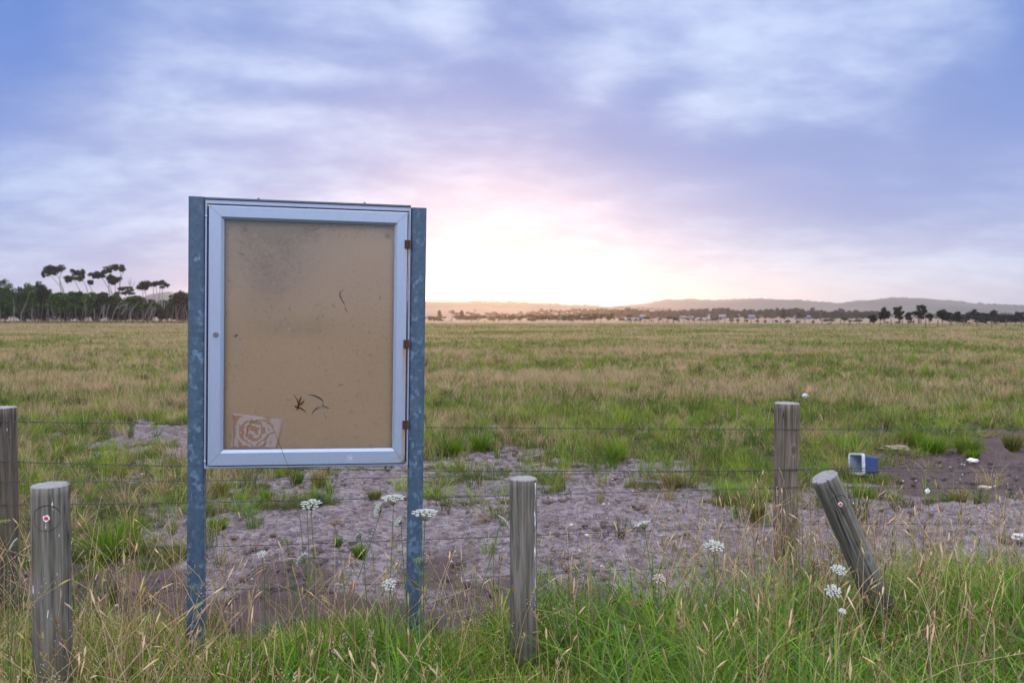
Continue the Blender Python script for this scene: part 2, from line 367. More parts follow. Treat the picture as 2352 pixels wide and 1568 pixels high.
# pasture beyond the fence
def pasture():
    bag = Bag(); bands = [(4.2, 9, 900), (9, 14, 900), (14, 22, 430), (22, 36, 190), (36, 60, 72), (60, 100, 26), (100, 190, 8)]
    for y0, y1, dens in bands:
        xm = y1 * .70 + 1.9; n = int((y1 - y0) * xm * 2 * dens)
        x = rng.uniform(-xm, xm, n); y = rng.uniform(y0, y1, n)
        keep = np.abs(x) < y * .68 + 1.7
        if y0 < 14:
            b_, _ = masks(x, y); keep &= ~(b_ & (rng.random(n) > .012))
            keep &= y > 4.0
        x, y = x[keep], y[keep]; n = len(x)
        clump = fbm(x * 1.7, y * 1.7, 61, 2); big = fbm(x * .10 + 9, y * .20, 71, 3)
        px, py = proj(x, y)
        # a dry band of seed stalks some 15-22 m out, a greener strip in front of it
        tanw = np.exp(-((py - 876) / 34) ** 2) * .36 + .22 * (py < 835) + .08
        tanw = tanw + (big - .5) * 1.3 + (fbm(x * .42, y * .30, 73, 3) - .5) * 1.7 + .18 * (px < 430) * (py < 900) - .35 * (py > 925)
        isd = rng.random(n) < np.clip(tanw, .04, .85)
        g = np.where((rng.random(n) < .5)[:, None], pick(GREEN, n), pick(OLIVE, n)); c = np.where(isd[:, None], pick(TAN, n), g)
        keep2 = (clump > .40) | (rng.random(n) < .55 + .4 * isd)
        D = np.hypot(x, y)
        h = (.07 + .16 * np.clip(clump * 1.6 - .45, 0, 1)) * rng.uniform(.55, 1.25, n)
        h = np.where(isd, h * 1.35 + .04, h); h = h + .0006 * D
        h *= np.where(y < 12, .8, 1.0)
        w = np.maximum(.0045, D * .00060) * rng.uniform(.6, 1.3, n) * np.where(isd, .8, 1.1)
        bend = h * rng.uniform(.1, .95, n) * np.where(isd, .7, 1)
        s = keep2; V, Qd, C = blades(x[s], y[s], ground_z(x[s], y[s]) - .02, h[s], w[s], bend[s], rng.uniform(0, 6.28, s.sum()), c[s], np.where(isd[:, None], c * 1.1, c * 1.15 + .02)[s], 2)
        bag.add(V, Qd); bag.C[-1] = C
    # tufts: rings of arching leaves that make the lumpy surface of the sward
    for y0, y1, nt_, nb in ((4.3, 9, 2000, 30), (9, 14, 2450, 34), (14, 26, 2600, 26), (26, 48, 2200, 18), (5.5, 13.9, 380, -90), (14, 30, 420, -60)):
        bigt = 1.9 if nb < 0 else 1.0; nb = abs(nb)
        y = y0 + (y1 - y0) * rng.random(nt_) ** .9; nt_ = len(y); x = rng.uniform(-1, 1, nt_) * (y * .68 + 1.3)
        if y0 < 14:
            b_, d_ = masks(x, y); edge_ = np.zeros(nt_, bool)
            for ddx, ddy in ((.25, 0), (-.25, 0), (0, .45), (0, -.35)): edge_ |= ~masks(x + ddx, y + ddy)[0]
            k = (~b_) | (edge_ & (rng.random(nt_) < np.where(d_, .12, .42))) | (rng.random(nt_) < .012); x, y = x[k], y[k]
        m = len(x); R0 = rng.uniform(.05, .13, m) * (1 + y / 40) * bigt; hh = rng.uniform(.09, .21, m) * bigt ** .75 * (1 + y / 60); px, py = proj(x, y)
        isd = rng.random(m) < np.clip(.10 + .36 * np.exp(-((py - 876) / 36) ** 2) + (fbm(x * .3, y * .3, 77, 2) - .5), .05, .8)
        pc_ = np.where(isd[:, None], pick(TAN, m, .1), np.where((rng.random(m) < np.where(y < 13, .76, .60))[:, None], pick(GREEN, m, .1) * np.where(y < 13, 1.2, 1.0)[:, None], pick(OLIVE, m, .1)))
        I = np.repeat(np.arange(m), nb); a = rng.uniform(0, 6.28, len(I)); q_ = R0[I] * .5 * np.sqrt(rng.random(len(I)))
        xx, yy = x[I] + np.cos(a) * q_, y[I] + np.sin(a) * q_; c = pc_[I] * rng.uniform(.65, 1.35, (len(I), 1)); dd = rng.random(len(I)) < .12; c[dd] = pick(TAN, dd.sum())
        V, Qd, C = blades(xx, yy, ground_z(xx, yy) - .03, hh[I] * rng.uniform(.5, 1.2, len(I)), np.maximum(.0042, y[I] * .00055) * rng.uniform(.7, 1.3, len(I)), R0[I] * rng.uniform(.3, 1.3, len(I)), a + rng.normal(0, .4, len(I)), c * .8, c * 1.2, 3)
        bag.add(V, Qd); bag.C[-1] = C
    return tag(bag.obj('pasture_grass', m_grass), 'green and straw coloured pasture grass covering the paddock behind the fence', 'grass', kind='stuff')
pasture()

# verge on this side of the fence
def verge():
    n = 136000; y = 1.9 + 2.9 * rng.random(n) ** .85; x = rng.uniform(-1, 1, n) * (y * .70 + 1.3)
    e = verge_edge(x); k = y < e + rng.normal(0, .10, n); x, y, e = x[k], y[k], e[k]; n = len(x)
    cl = fbm(x * 3, y * 3, 91, 2); right = np.clip((x - .30) / 1.0, 0, 1)
    h = (.07 + .18 * cl + (.03 + .13 * cl) * right) * (1 - .62 * np.exp(-((x - 1.55) / .30) ** 2 - ((y - 3.3) / .5) ** 2)) * rng.uniform(.4, 1.45, n) * np.clip((e - y) * 1.6 + .5, .45, 1)
    dryp = np.clip(.08 + .25 * (fbm(x * 1.1, y * 1.1, 95, 2) - .5) * 2 + .03 * right + .12 * (x < -1.2), .03, .5)
    isd = rng.random(n) < dryp
    c = np.where(isd[:, None], pick(TAN, n), np.where((rng.random(n) < .72)[:, None], pick(GREEN, n, .45) * 1.5, pick(OLIVE, n, .45) * 1.3))
    w = rng.uniform(.0022, .0055, n)
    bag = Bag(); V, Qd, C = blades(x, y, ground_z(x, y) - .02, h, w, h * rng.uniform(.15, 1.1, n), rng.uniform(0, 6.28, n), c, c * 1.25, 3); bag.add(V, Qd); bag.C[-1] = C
    # broad arching leaves
    n = 18500; y = 2.0 + 2.1 * rng.random(n); x = rng.uniform(-1, 1, n) * (y * .70 + 1.25)
    dens = fbm(x * 2.2, y * 2.2, 97, 2) + .22 * np.clip(x, -1, 1.5); k = (y < verge_edge(x) + .05) & (dens > .43); x, y = x[k], y[k]; n = len(x)
    h = rng.uniform(.14, .40, n) * (1 + .5 * np.clip(x / .9 - .2, 0, 1)) * (1 - .55 * np.exp(-((x - 1.55) / .30) ** 2 - ((y - 3.3) / .5) ** 2)); c = pick([(.20, .32, .04), (.13, .25, .025), (.06, .13, .018), (.08, .165, .02), (.11, .20, .03), (.10, .16, .06)], n)
    V, Qd, C = blades(x, y, ground_z(x, y) - .02, h, rng.uniform(.006, .014, n), h * rng.uniform(.2, 1.25, n), rng.uniform(0, 6.28, n), c, c * 1.25, 5, .05); bag.add(V, Qd); bag.C[-1] = C
    return tag(bag.obj('verge_grass', m_grass), 'long green grass growing along the verge around the bollards', 'grass', kind='stuff')
verge()
def spindle(bag, p, d, L, r, c, sides=5, fuzz=.25, rings=5):
    d = d.normalized(); pts = [p + d * (L * i / (rings - 1)) for i in range(rings)]
    prof = [.35, .9, 1, .75, .12] if rings == 5 else [.3, 1, .15]
    bag.tube(pts, [r * q for q in prof], sides, c, fuzz)
def bead(bag, p, r, c):
    V = np.array([(1, 0, 0), (0, 1, 0), (-1, 0, 0), (0, -1, 0), (0, 0, 1.2), (0, 0, -1.2)]) * r + np.array(p)
    bag.add(V, [(0, 1, 4, 4), (1, 2, 4, 4), (2, 3, 4, 4), (3, 0, 4, 4), (1, 0, 5, 5), (2, 1, 5, 5), (3, 2, 5, 5), (0, 3, 5, 5)], c)
def stalks():
    bag = Bag(); n = 7400
    y = 2.1 + 2.9 * rng.random(n) ** .8; x = rng.uniform(-1, 1, n) * (y * .69 + 1.15)
    e = verge_edge(x) + .22 + .95 * np.clip((x - .5) / .5, 0, 1)
    pr = .14 + .30 * (fbm(x * 1.4, y * 1.4, 101, 2) > .52) + .32 * (x < -1.2) + .42 * (x > .7)
    k = (y < e) & (rng.random(n) < pr); x, y = x[k], y[k]; n = len(x)
    ci = pick([(.56, .40, .23), (.64, .47, .29), (.60, .42, .30), (.50, .38, .18), (.36, .30, .11), (.20, .12, .06)] + [(.50, .34, .25), (.30, .28, .10)], n)
    lean = rng.normal(0, .16, n); gz = ground_z(x, y)
    for i in range(n):
        h = random.uniform(.24, .56) * (1.15 if x[i] > .9 or x[i] < -1 else 1.0); a = random.uniform(0, 6.28); be = h * abs(lean[i]) * 1.6 + h * random.random() ** 3 * .5
        pts = [Vector((x[i] + math.cos(a) * be * t * t, y[i] + math.sin(a) * be * t * t, gz[i] - .02 + h * (t - .25 * min(1, be / h) * t * t))) for t in (0, .4, .75, 1)]
        c = ci[i]; bag.tube(pts, [.0016, .0014, .0012, .0009], 3, c)
        d = pts[3] - pts[2]
        u = random.random()
        if u < .46:
            hc = c * 1.08; L = random.uniform(.03, .07); d2 = d.normalized() + Vector((random.gauss(0, .25), random.gauss(0, .25), random.gauss(0, .2)))
            spindle(bag, pts[3], d2, L, random.uniform(.0022, .0042), hc, 5, .45)
        elif u < .62:
            for q in range(9):
                s = random.uniform(.6, 1); pp = pts[2].lerp(pts[3], s) if s < 1 else pts[3]
                spindle(bag, pp, d.normalized() * .6 + Vector((random.gauss(0, .5), random.gauss(0, .5), .3)), .018, .0016, c * 1.05, 3, .2, 3)
        elif u < .80 and x[i] < .3:
            for q in range(random.randint(8, 18)):
                s = random.uniform(.35, 1.0); pp = pts[2].lerp(pts[3], s) + Vector((random.gauss(0, .014), random.gauss(0, .014), random.gauss(0, .018)))
                bead(bag, pp, random.uniform(.0018, .0032), np.array((.50, .40, .33)) * random.uniform(.8, 1.25))
    return tag(bag.obj('dry_seed_grass', m_dry, None, True), 'dry tan stalks with fluffy seed heads standing in the verge grass', 'grass', kind='stuff')
stalks()
def clods():
    bag = Bag(); n = 20000; x = rng.uniform(-4.5, 5.5, n); y = rng.uniform(4.3, 9.6, n); b_, d_ = masks(x, y)
    k = b_ & (rng.random(n) < np.where(d_, .75, np.clip(fbm(x * 2.4, y * 2.4, 111, 3) * 7 - 3.6, .03, .95))); x, y, d_ = x[k], y[k], d_[k]; gz = ground_z(x, y)
    px, py = proj(x, y)
    for i in range(len(x)):
        r = .0035 + .019 * random.random() ** 5; pale = random.random() < .10
        c = np.array((.45, .40, .37) if pale else ((.07, .05, .05) if d_[i] else (.13, .092, .085))) * random.uniform(.7, 1.3)
        if pale: r *= .5
        th = np.linspace(0, 2 * math.pi, 7)[:-1]; j = lambda: 1 + rng.uniform(-.35, .35, 6)
        rings = [np.stack([np.cos(th) * r * s * j() * 1.3, np.sin(th) * r * s * j(), np.full(6, hh * r) * j()], -1) for s, hh in ((1, -.4), (1.05, .35), (.45, .85))]
        V = np.concatenate(rings) + (x[i], y[i], gz[i] - .01); Qd = []
        for a in range(2):
            for q in range(6): Qd.append((a * 6 + q, a * 6 + (q + 1) % 6, a * 6 + 6 + (q + 1) % 6, a * 6 + 6 + q))
        Qd += [(12, 13, 14, 15), (12, 15, 16, 17)]
        bag.add(V, Qd, c)
    m, nt, b, o = new_mat('clod'); setc(nt, b, attr(nt), .95, noise(nt, o, 150, 3, .7), .5, .004)
    return tag(bag.obj('soil_clods', m), 'dark crumbs and small stones scattered over the bare soil', 'soil', kind='stuff')
clods()
# ------------------------------------------------------------------ tussocks on the bare soil
def tussock(px, py, wpx, hpx, pal, label, n=None):
    p = G(px, py); D = p.y; r = wpx / F * D * .5; h0 = hpx / F * D
    n = n or int(120 + 500 * min(1, r / .2)); a = rng.uniform(0, 6.28, n); q = r * .45 * np.sqrt(rng.random(n))
    x, y = np.cos(a) * q, np.sin(a) * q; h = h0 * 1.15 * rng.uniform(.5, 1.15, n)
    c = pick(pal, n)
    V, Qd, C = blades(x, y, np.full(n, -.025), h, np.full(n, .0050) * rng.uniform(.6, 1.3, n), r * rng.uniform(.15, .95, n), a + rng.normal(0, .5, n), c, c * 1.2, 4)
    p.z = float(ground_z(np.array(p.x), np.array(p.y)))
    return tag(arr_mesh('grass_tussock', V, Qd, C, False, (m_grass,), None, p), label, 'grass tussock', 'tussocks on the bare soil')
MX = GREEN[:3] + OLIVE[:2]; BR = OLIVE + TAN[:2]
for a in [(262, 1262, 215, 95, GREEN, 'broad bright green tussock between the worn bollard and the sign'),
          (733, 1120, 62, 42, BR, 'straw tinged brownish tussock below the notice case, behind the lower wires'),
          (684, 1108, 40, 30, GREEN, 'small green tussock touching the brownish one below the notice case'),
          (512, 1136, 42, 34, OLIVE, 'dark olive tussock beside the blue steel post of the sign'),
          (612, 1144, 40, 26, GREEN, 'low green tuft on bare soil between olive and dark tussocks'),
          (732, 1160, 36, 30, [(.08, .12, .04), (.12, .15, .06)], 'small dark tussock right behind the tallest white flower'),
          (860, 1153, 46, 28, OLIVE, 'wispy olive tussock between the white flowers below the case'),
          (826, 1278, 46, 36, GREEN, 'green tuft low on the soil behind the drooping flowers'),
          (776, 1252, 32, 20, GREEN, 'tiny green tuft behind the brown nest shaped flower head'),
          (1545, 1118, 86, 38, BR, 'brown grassy tussock on sand beside the bright green mat'),
          (1690, 1135, 130, 34, [(.13, .25, .03), (.16, .29, .04)], 'low bright green grass mat left of the tall fence post'),
          (1738, 1190, 62, 40, OLIVE, 'olive tussock against the foot of the tall fence post'),
          (1415, 1052, 70, 44, MX, 'upright tussock at the far edge of the bare sand, alone'),
          (1035, 1040, 70, 40, GREEN, 'green tussock at the soil edge beside the right steel post'),
          (1105, 1032, 62, 34, GREEN, 'second tuft along the soil edge from the right steel post'),
          (1932, 1092, 56, 44, BR, 'olive brown tussock touching the tipped blue tub'),
          (2086, 1030, 90, 52, MX, 'large tussock on black soil behind the tipped tub'),
          (2142, 1044, 84, 42, GREEN, 'bright green tussock on black soil, next to the largest one'),
          (2222, 1048, 90, 48, MX, 'spreading tussock on black soil at the paddock side'),
          (2232, 1062, 44, 26, GREEN, 'little green tuft in front of the spreading tussock on black soil'),
          (2325, 1028, 66, 42, OLIVE, 'olive tussock on black soil by the right border of the photo'),
          (2203, 1156, 62, 32, BR, 'short brown tussock where black soil meets pale sand'),
          (1985, 1128, 80, 26, GREEN, 'flat green tuft just below the tipped blue tub'),
          (500, 1202, 70, 28, GREEN, 'green tuft leaning from behind the left steel post'),
          (455, 1190, 70, 50, MX, 'grass clump half hidden behind the left steel post')]:
    tussock(*a)

# ------------------------------------------------------------------ noticeboard
m_galv, nt, b, o = new_mat('galvanised_steel')
ow = scalev(nt, o, 1, 1, .75); wv = sep(nt, noise(nt, o, 18, 2, .5, 0, True))
ov = comb(nt, sep(nt, ow)[0] + (wv[0] - .5) * .02, sep(nt, ow)[1] + (wv[1] - .5) * .02, sep(nt, ow)[2] + (wv[2] - .5) * .02)
sp = sep(nt, voro(nt, ov, 58)); sp2 = sep(nt, voro(nt, ov, 85))
area = noise(nt, o, 6, 3, .6)
hi = sp[0].ss(.72, .74) * (area - sep(nt, o)[2] * .09).ss(.30, .46)
base = mix(nt, sp2[0] * .5 + noise(nt, scalev(nt, o, 1, 1, .25), 30, 4) * .5, (.030, .062, .110), (.075, .120, .185))
c = mix(nt, (hi * (.22 + sp2[1] * .5)), base, (.17, .26, .38))
c = mix(nt, noise(nt, scalev(nt, o, 6, 6, .6), 14, 3).ss(.68, .76) * .4, c, (.26, .34, .43))
setc(nt, b, c, hi * -.12 + .52, noise(nt, o, 120, 2), .04, .002); b.inputs['Metallic'].default_value = .25
def alu(name, rust):
    m, nt, b, o = new_mat(name); xyz = sep(nt, o)
    n = noise(nt, scalev(nt, o, 3, 3, .5), 40, 4, .6); sm = noise(nt, o, 5, 4, .6)
    c = mix(nt, n, (.29, .35, .49), (.37, .43, .58))
    c = mix(nt, sm.ss(.55, .8) * .25, c, (.27, .31, .40))
    if rust:
        for hz, k in ((1.901, .35), (1.432, 1.0), (1.050, 1.0)):
            wob = (noise(nt, o, 25, 2) - .5) * .012
            dx = (xyz[0] - .4385 + wob) / .0075; dz = (hz - .018) - xyz[2]
            s = (dx * dx * -1.0).exp() * dz.ss(-.002, .004) * ((dz.max(0.0) / (-.11 * (.4 + k))).exp()) * k
            c = mix(nt, s.min(.9), c, (.42, .20, .06))
        cr = ((xyz[0] - .44).pow(2.0) + (xyz[2] - .872).pow(2.0)) * -900.0
        c = mix(nt, cr.exp() * noise(nt, o, 60, 3).ss(.4, .6) * .7, c, (.16, .11, .06))
        sc = (((xyz[0] - .192 + (noise(nt, o, 60, 2) - .5) * .01) / .010).pow(2.0) * -1.0).exp() * (xyz[2] - .872).ss(0.0, .01) * (1.0 - (xyz[2] - .905).ss(0.0, .01))
        c = mix(nt, sc * .5 * noise(nt, o, 150, 2).ss(.35, .6), c, (.82, .82, .84))
    setc(nt, b, c, .42, noise(nt, o, 200, 2), .03, .001); b.inputs['Metallic'].default_value = .45
    return m
m_alu = alu('aluminium_door', True); m_case = alu('aluminium_case', False)
m_dark = plain('dark_gasket', (.03, .03, .035), .7)
m_cap = plain('weathered_cap', (.10, .12, .15), .6, .3)
m_rust, nt, b, o = new_mat('rust'); n = noise(nt, o, 90, 4, .65); setc(nt, b, mix(nt, n, (.025, .010, .007), (.105, .036, .015)), .9, n, .5, .003)
m_board, nt, b, o = new_mat('hardboard'); xyz = sep(nt, o)
n1 = noise(nt, o, 2.6, 4, .6); n2 = noise(nt, o, 34, 4, .7); n3 = noise(nt, o, 72, 4, .75); n4 = noise(nt, scalev(nt, o, 1, 1, 1), 13, 5, .7)
c = mix(nt, n1 * .3 + n2 * .3 + n3 * .4, (.44, .295, .180), (1.0, .735, .505))
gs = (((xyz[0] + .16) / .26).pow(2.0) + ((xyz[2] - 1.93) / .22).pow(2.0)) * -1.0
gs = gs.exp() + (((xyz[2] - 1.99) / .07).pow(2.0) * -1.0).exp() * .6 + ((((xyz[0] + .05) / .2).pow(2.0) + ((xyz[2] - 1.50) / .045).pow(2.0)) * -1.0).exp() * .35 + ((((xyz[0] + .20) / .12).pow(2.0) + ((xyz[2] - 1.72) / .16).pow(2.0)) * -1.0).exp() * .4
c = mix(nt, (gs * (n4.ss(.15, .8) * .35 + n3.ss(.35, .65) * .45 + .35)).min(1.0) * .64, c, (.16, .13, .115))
c = mix(nt, n2.ss(.55, .72) * .4, c, (.20, .12, .07)); c = mix(nt, n3.ss(.60, .72) * .6, c, (.09, .06, .045)); c = mix(nt, n4.ss(.62, .74) * .55, c, (.13, .085, .06))
c = mix(nt, n3.ss(.30, .22) * .3, c, (.6, .46, .33))
low = (.25 - (xyz[2] - .938).min(.25)) * 2.2
c = mix(nt, low * n4.ss(.3, .7) * .5, c, (.50, .37, .25))
setc(nt, b, c, .8, n3, .08, .002)
SX, SZ0 = -0.95218, 0.853
yaw, roll = 0.17137, 0.0162
Msign = Matrix.Rotation(yaw, 4, 'Z') @ Matrix.Rotation(roll, 4, 'Y')
base = Vector((SX, 3.7, SZ0)) - (Msign @ Vector((0, 0, SZ0)))
sign = empty('notice_board', base, (0, roll, yaw), label='empty aluminium framed notice case on two galvanised steel posts', cat='notice board')
def S(x, z, y=0.0): return (x, y, z)
for sx, zt in ((-1, 2.088), (1, 2.077)):
    bm = bmesh.new(); x0, x1 = sorted((sx * .5355, sx * .4632)); y0, y1, t = -.004, .056, .004
    inn = x1 if sx < 0 else x0; outw = x0 if sx < 0 else x1; q = 1 if sx < 0 else -1
    prof = [(outw, y1), (outw, y0 + .006), (outw + q * .006, y0), (inn - q * .012, y0), (inn - q * .004, y0 + .004), (inn, y0 + .012), (inn, y1), (inn - q * t, y1), (inn - q * t, y0 + .014), (inn - q * .014, y0 + t), (outw + q * (t + .004), y0 + t), (outw + q * t, y0 + .01), (outw + q * t, y1)]
    prof = [(a, c_) for a, c_ in prof]
    lo = [bm.verts.new((a, c_, -.30)) for a, c_ in prof]; hi_ = [bm.verts.new((a, c_, zt)) for a, c_ in prof]
    for i in range(len(prof)):
        j = (i + 1) % len(prof); bm.faces.new((lo[i], lo[j], hi_[j], hi_[i]))
    bm.faces.new(hi_)
    bm_obj('post', bm, m_galv, sign)
def ring(bm, rects, gap=0.0):          # four mitred lengths through a series of rectangles (x0, x1, z0, z1, y)
    for side in range(4):
        rows = []
        for (x0, x1, z0, z1, y) in rects:
            cs = [(x0, z0), (x1, z0), (x1, z1), (x0, z1)]; a, c_ = cs[side], cs[(side + 1) % 4]
            L = math.hypot(c_[0] - a[0], c_[1] - a[1]); ux, uz = (c_[0] - a[0]) / L, (c_[1] - a[1]) / L
            rows.append((bm.verts.new((a[0] + ux * gap, y, a[1] + uz * gap)), bm.verts.new((c_[0] - ux * gap, y, c_[1] - uz * gap))))
        for r, s in zip(rows, rows[1:]): bm.faces.new((r[0], r[1], s[1], s[0]))
Z0, Z1 = .853, 2.076
bm = bmesh.new()
ring(bm, [(-.4625, .4625, Z0, Z1, .058), (-.4625, .4625, Z0, Z1, -.004), (-.460, .460, Z0 + .002, Z1 - .002, -.007), (-.4555, .4555, Z0 + .009, Z1 - .017, -.007), (-.4535, .4535, Z0 + .011, Z1 - .019, -.003), (-.4535, .4535, Z0 + .011, Z1 - .019, .035)])
case = bm_obj('case', bm, m_case, sign)
bm = bmesh.new(); box(bm, (-.4622, -.012, Z1 + .0005), (.4622, .060, Z1 + .010), .002); cap = bm_obj('top_cap', bm, m_cap, case)
for bx_ in (-.232, .246):
    bm = bmesh.new(); bmesh.ops.create_cone(bm, cap_ends=True, segments=6, radius1=.006, radius2=.005, depth=.007, matrix=Matrix.Translation((bx_, .004, Z1 + .0135)))
    bm_obj('bolt', bm, m_cap, case)
bm = bmesh.new(); box(bm, (-.4530, .044, Z0 + .012), (.4530, .054, Z1 - .020)); bm_obj('rear_panel', bm, m_dark, case)
for rx, rz in ((-.4578, 2.00), (-.4578, .887)):
    bm = bmesh.new(); bmesh.ops.create_uvsphere(bm, u_segments=10, v_segments=6, radius=.0062, matrix=Matrix.Translation((rx, -.007, rz)) @ Matrix.Diagonal((1, .5, 1, 1))); bm_obj('rivet', bm, m_case, case, True)
DX0, DX1, DZ0, DZ1 = -.4445, .4465, .8675, 2.049
IX0, IX1, IZ0, IZ1 = -.379, .387, .938, 1.988
bm = bmesh.new(); k = .0125
ring(bm, [(DX0, DX1, DZ0, DZ1, .012), (DX0, DX1, DZ0, DZ1, -.016), (DX0 + .002, DX1 - .002, DZ0 + .002, DZ1 - .002, -.018), (IX0 - k, IX1 + k, IZ0 - k, IZ1 + k, -.018), (IX0, IX1, IZ0, IZ1, -.006), (IX0, IX1, IZ0, IZ1, .010)], .0007)
door = bm_obj('door_frame', bm, m_alu, sign)
bm = bmesh.new(); ring(bm, [(DX0 + .003, DX1 - .003, DZ0 + .003, DZ1 - .003, -.0150), (IX0 - k, IX1 + k, IZ0 - k, IZ1 + k, -.0150), (IX0 - .002, IX1 + .002, IZ0 - .002, IZ1 + .002, -.003)]); bm_obj('frame_liner', bm, m_dark, door)
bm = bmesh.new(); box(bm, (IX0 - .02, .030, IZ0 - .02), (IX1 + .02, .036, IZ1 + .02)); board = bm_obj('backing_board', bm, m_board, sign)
m_pane = bpy.data.materials.new('acrylic'); m_pane.use_nodes = True; nt = m_pane.node_tree; nt.nodes.remove(nt.nodes['Principled BSDF'])
tr = nt.nodes.new('ShaderNodeBsdfTransparent'); tr.inputs[0].default_value = (.95, .95, .955, 1); gl = nt.nodes.new('ShaderNodeBsdfGlossy'); gl.inputs['Roughness'].default_value = .12
fr = nt.nodes.new('ShaderNodeFresnel'); fr.inputs[0].default_value = 1.45; mx = nt.nodes.new('ShaderNodeMixShader')
nt.links.new(fr.outputs[0], mx.inputs[0]); nt.links.new(tr.outputs[0], mx.inputs[1]); nt.links.new(gl.outputs[0], mx.inputs[2]); nt.links.new(mx.outputs[0], nt.nodes['Material Output'].inputs[0])
bm = bmesh.new(); box(bm, (IX0 - .004, .0045, IZ0 - .004), (IX1 + .004, .0075, IZ1 + .004)); bm_obj('pane', bm, m_pane, door)
m_lock = plain('lock_metal', (.20, .21, .23), .4, .7)
bm = bmesh.new()
for r_, dd, yy in ((.0125, .006, -.0205), (.0085, .005, -.0250)):
    bmesh.ops.create_cone(bm, cap_ends=True, segments=20, radius1=r_, radius2=r_ * .86, depth=dd, matrix=Matrix.Translation((-.4115, yy, 1.466)) @ Matrix.Rotation(R(90), 4, 'X'))
lock = bm_obj('lock', bm, m_lock, door)
bm = bmesh.new(); box(bm, (-.4127, -.0285, 1.4612), (-.4103, -.0276, 1.4708)); bm_obj('keyhole', bm, m_dark, lock)
for hz in (1.901, 1.432, 1.050):
    bm = bmesh.new(); box(bm, (.4335, -.0235, hz - .020), (.4465, -.0185, hz + .020), .001); box(bm, (.4495, -.0215, hz - .020), (.4605, -.0075, hz + .020), .001)
    for q in range(5): bmesh.ops.create_cone(bm, cap_ends=True, segments=10, radius1=.0035, radius2=.0035, depth=.0074, matrix=Matrix.Translation((.448, -.0225, hz - .016 + q * .008)))
    for q in (-.011, .011): bmesh.ops.create_uvsphere(bm, u_segments=8, v_segments=5, radius=.0022, matrix=Matrix.Translation((.4395, -.024, hz + q)))
    bm_obj('hinge', bm, m_rust, door)
# cracks torn in the hardboard
def ribbon(pts, ws, y, name, m, parent, yf=None):
    bag = Bag(); V = []
    for i, p in enumerate(pts):
        q0, q1 = pts[max(i - 1, 0)], pts[min(i + 1, len(pts) - 1)]; tx, tz = q1[0] - q0[0], q1[1] - q0[1]; L = math.hypot(tx, tz) or 1
        nx, nz = -tz / L, tx / L; w = ws[i] / 2
        V += [(p[0] + nx * w, y, p[1] + nz * w), (p[0] - nx * w, y, p[1] - nz * w), (p[0] - nx * w, y + .0012, p[1] - nz * w), (p[0] + nx * w, y + .0012, p[1] + nz * w)]
    n = len(pts); Qd = [(4 * i + a, 4 * i + (a + 1) % 4, 4 * i + 4 + (a + 1) % 4, 4 * i + 4 + a) for i in range(n - 1) for a in range(4)]
    bag.add(np.array(V), Qd); return bag.obj(name, m, parent)
def bp(px, py): return (-.463 + (px - 470 + (py - 457) * .006) * .00198, 2.081 - (py - 457) * .00200 - (px - 470) * (.021 - .0000645 * (py - 457)) * -.002)
def bpz(px, py):                       # from the photograph onto the board
    t = (py - 455) / 620.; x0 = 471 - 2 * t; x1 = 945 - 8 * t; u = (px - x0) / (x1 - x0); zt = 455 + 19 * u; zb = 1076 - 8.5 * u
    return (-.463 + .926 * u, 2.081 - 1.228 * (py - zt) / (zb - zt))
m_crk = plain('crack_dark', (.10, .095, .105), .8); m_chip = plain('torn_fibre', (.50, .44, .40), .9)
def crack(pts, ws, m=None): ribbon([bpz(*p) for p in pts], ws, .0284, 'crack', m or m_crk, board)
crack([(786, 662), (777, 668), (775, 676), (781, 688), (787, 697)], [.001, .004, .006, .005, .003]); crack([(787, 697), (788, 703)], [.004, .003], m_chip); crack([(788, 704), (790, 710), (794, 716)], [.003, .004, .001])
crack([(700, 905), (716, 908), (730, 915), (737, 921)], [.001, .006, .007, .004]); crack([(736, 921), (736, 929), (730, 936), (718, 944)], [.004, .009, .008, .003], m_chip)
crack([(735, 932), (745, 936), (753, 938)], [.004, .005, .001]); crack([(730, 934), (720, 938), (714, 945), (710, 953)], [.001, .005, .005, .001])
crack([(738, 948), (741, 956), (747, 962)], [.001, .002, .001]); crack([(686, 524), (697, 522), (707, 526), (718, 524), (728, 521)], [.001, .003, .003, .003, .001]); crack([(538, 574), (548, 580), (554, 583)], [.001, .003, .001])
crack([(660, 702), (658, 707), (660, 712)], [.001, .003, .001]); crack([(773, 882), (783, 883)], [.002, .003]); crack([(872, 680), (868, 687)], [.004, .002]); crack([(534, 772), (537, 769), (541, 767)], [.003, .008, .004])
for (a, c_) in ((655, 752), (658, 755), (657, 908)): crack([(a - 2, c_), (a, c_ + 1), (a + 2.5, c_)], [.003, .005, .002], plain('flake', (.75, .74, .75), .8))
# faded paper leaning in the bottom corner
m_pap, nt, b, o = new_mat('faded_print'); xyz = sep(nt, o)
u = (xyz[0] + .012) / .068; v = (xyz[2] - .078) / .068; wn = sep(nt, noise(nt, o, 22, 3, .6, 0, True))
u2 = u + (wn[0] - .5) * .95; v2 = v + (wn[1] - .5) * .95
rr = (u2 * u2 + v2 * v2).pow(.5); ang = u2._m('ARCTAN2', v2)
pet = ((rr * 15.0 + ang * 1.0 + (wn[2] - .5) * 11.0)._m('SINE') * .5 + .5).ss(.35, .75)
rose = (1.0 - rr.ss(.95, 1.05)) * pet + (rr.ss(.98, 1.0) * (1.0 - rr.ss(1.12, 1.25))) * .9
bgn = noise(nt, scalev(nt, o, 1, 1, .7), 30, 3).ss(.56, .62) * rr.ss(1.1, 1.3) * .9
rt = (xyz[0] + (noise(nt, o, 45, 3) - .5) * .06).ss(.060, .075) * .8
f = (rose + bgn).max(rt).min(1.0)
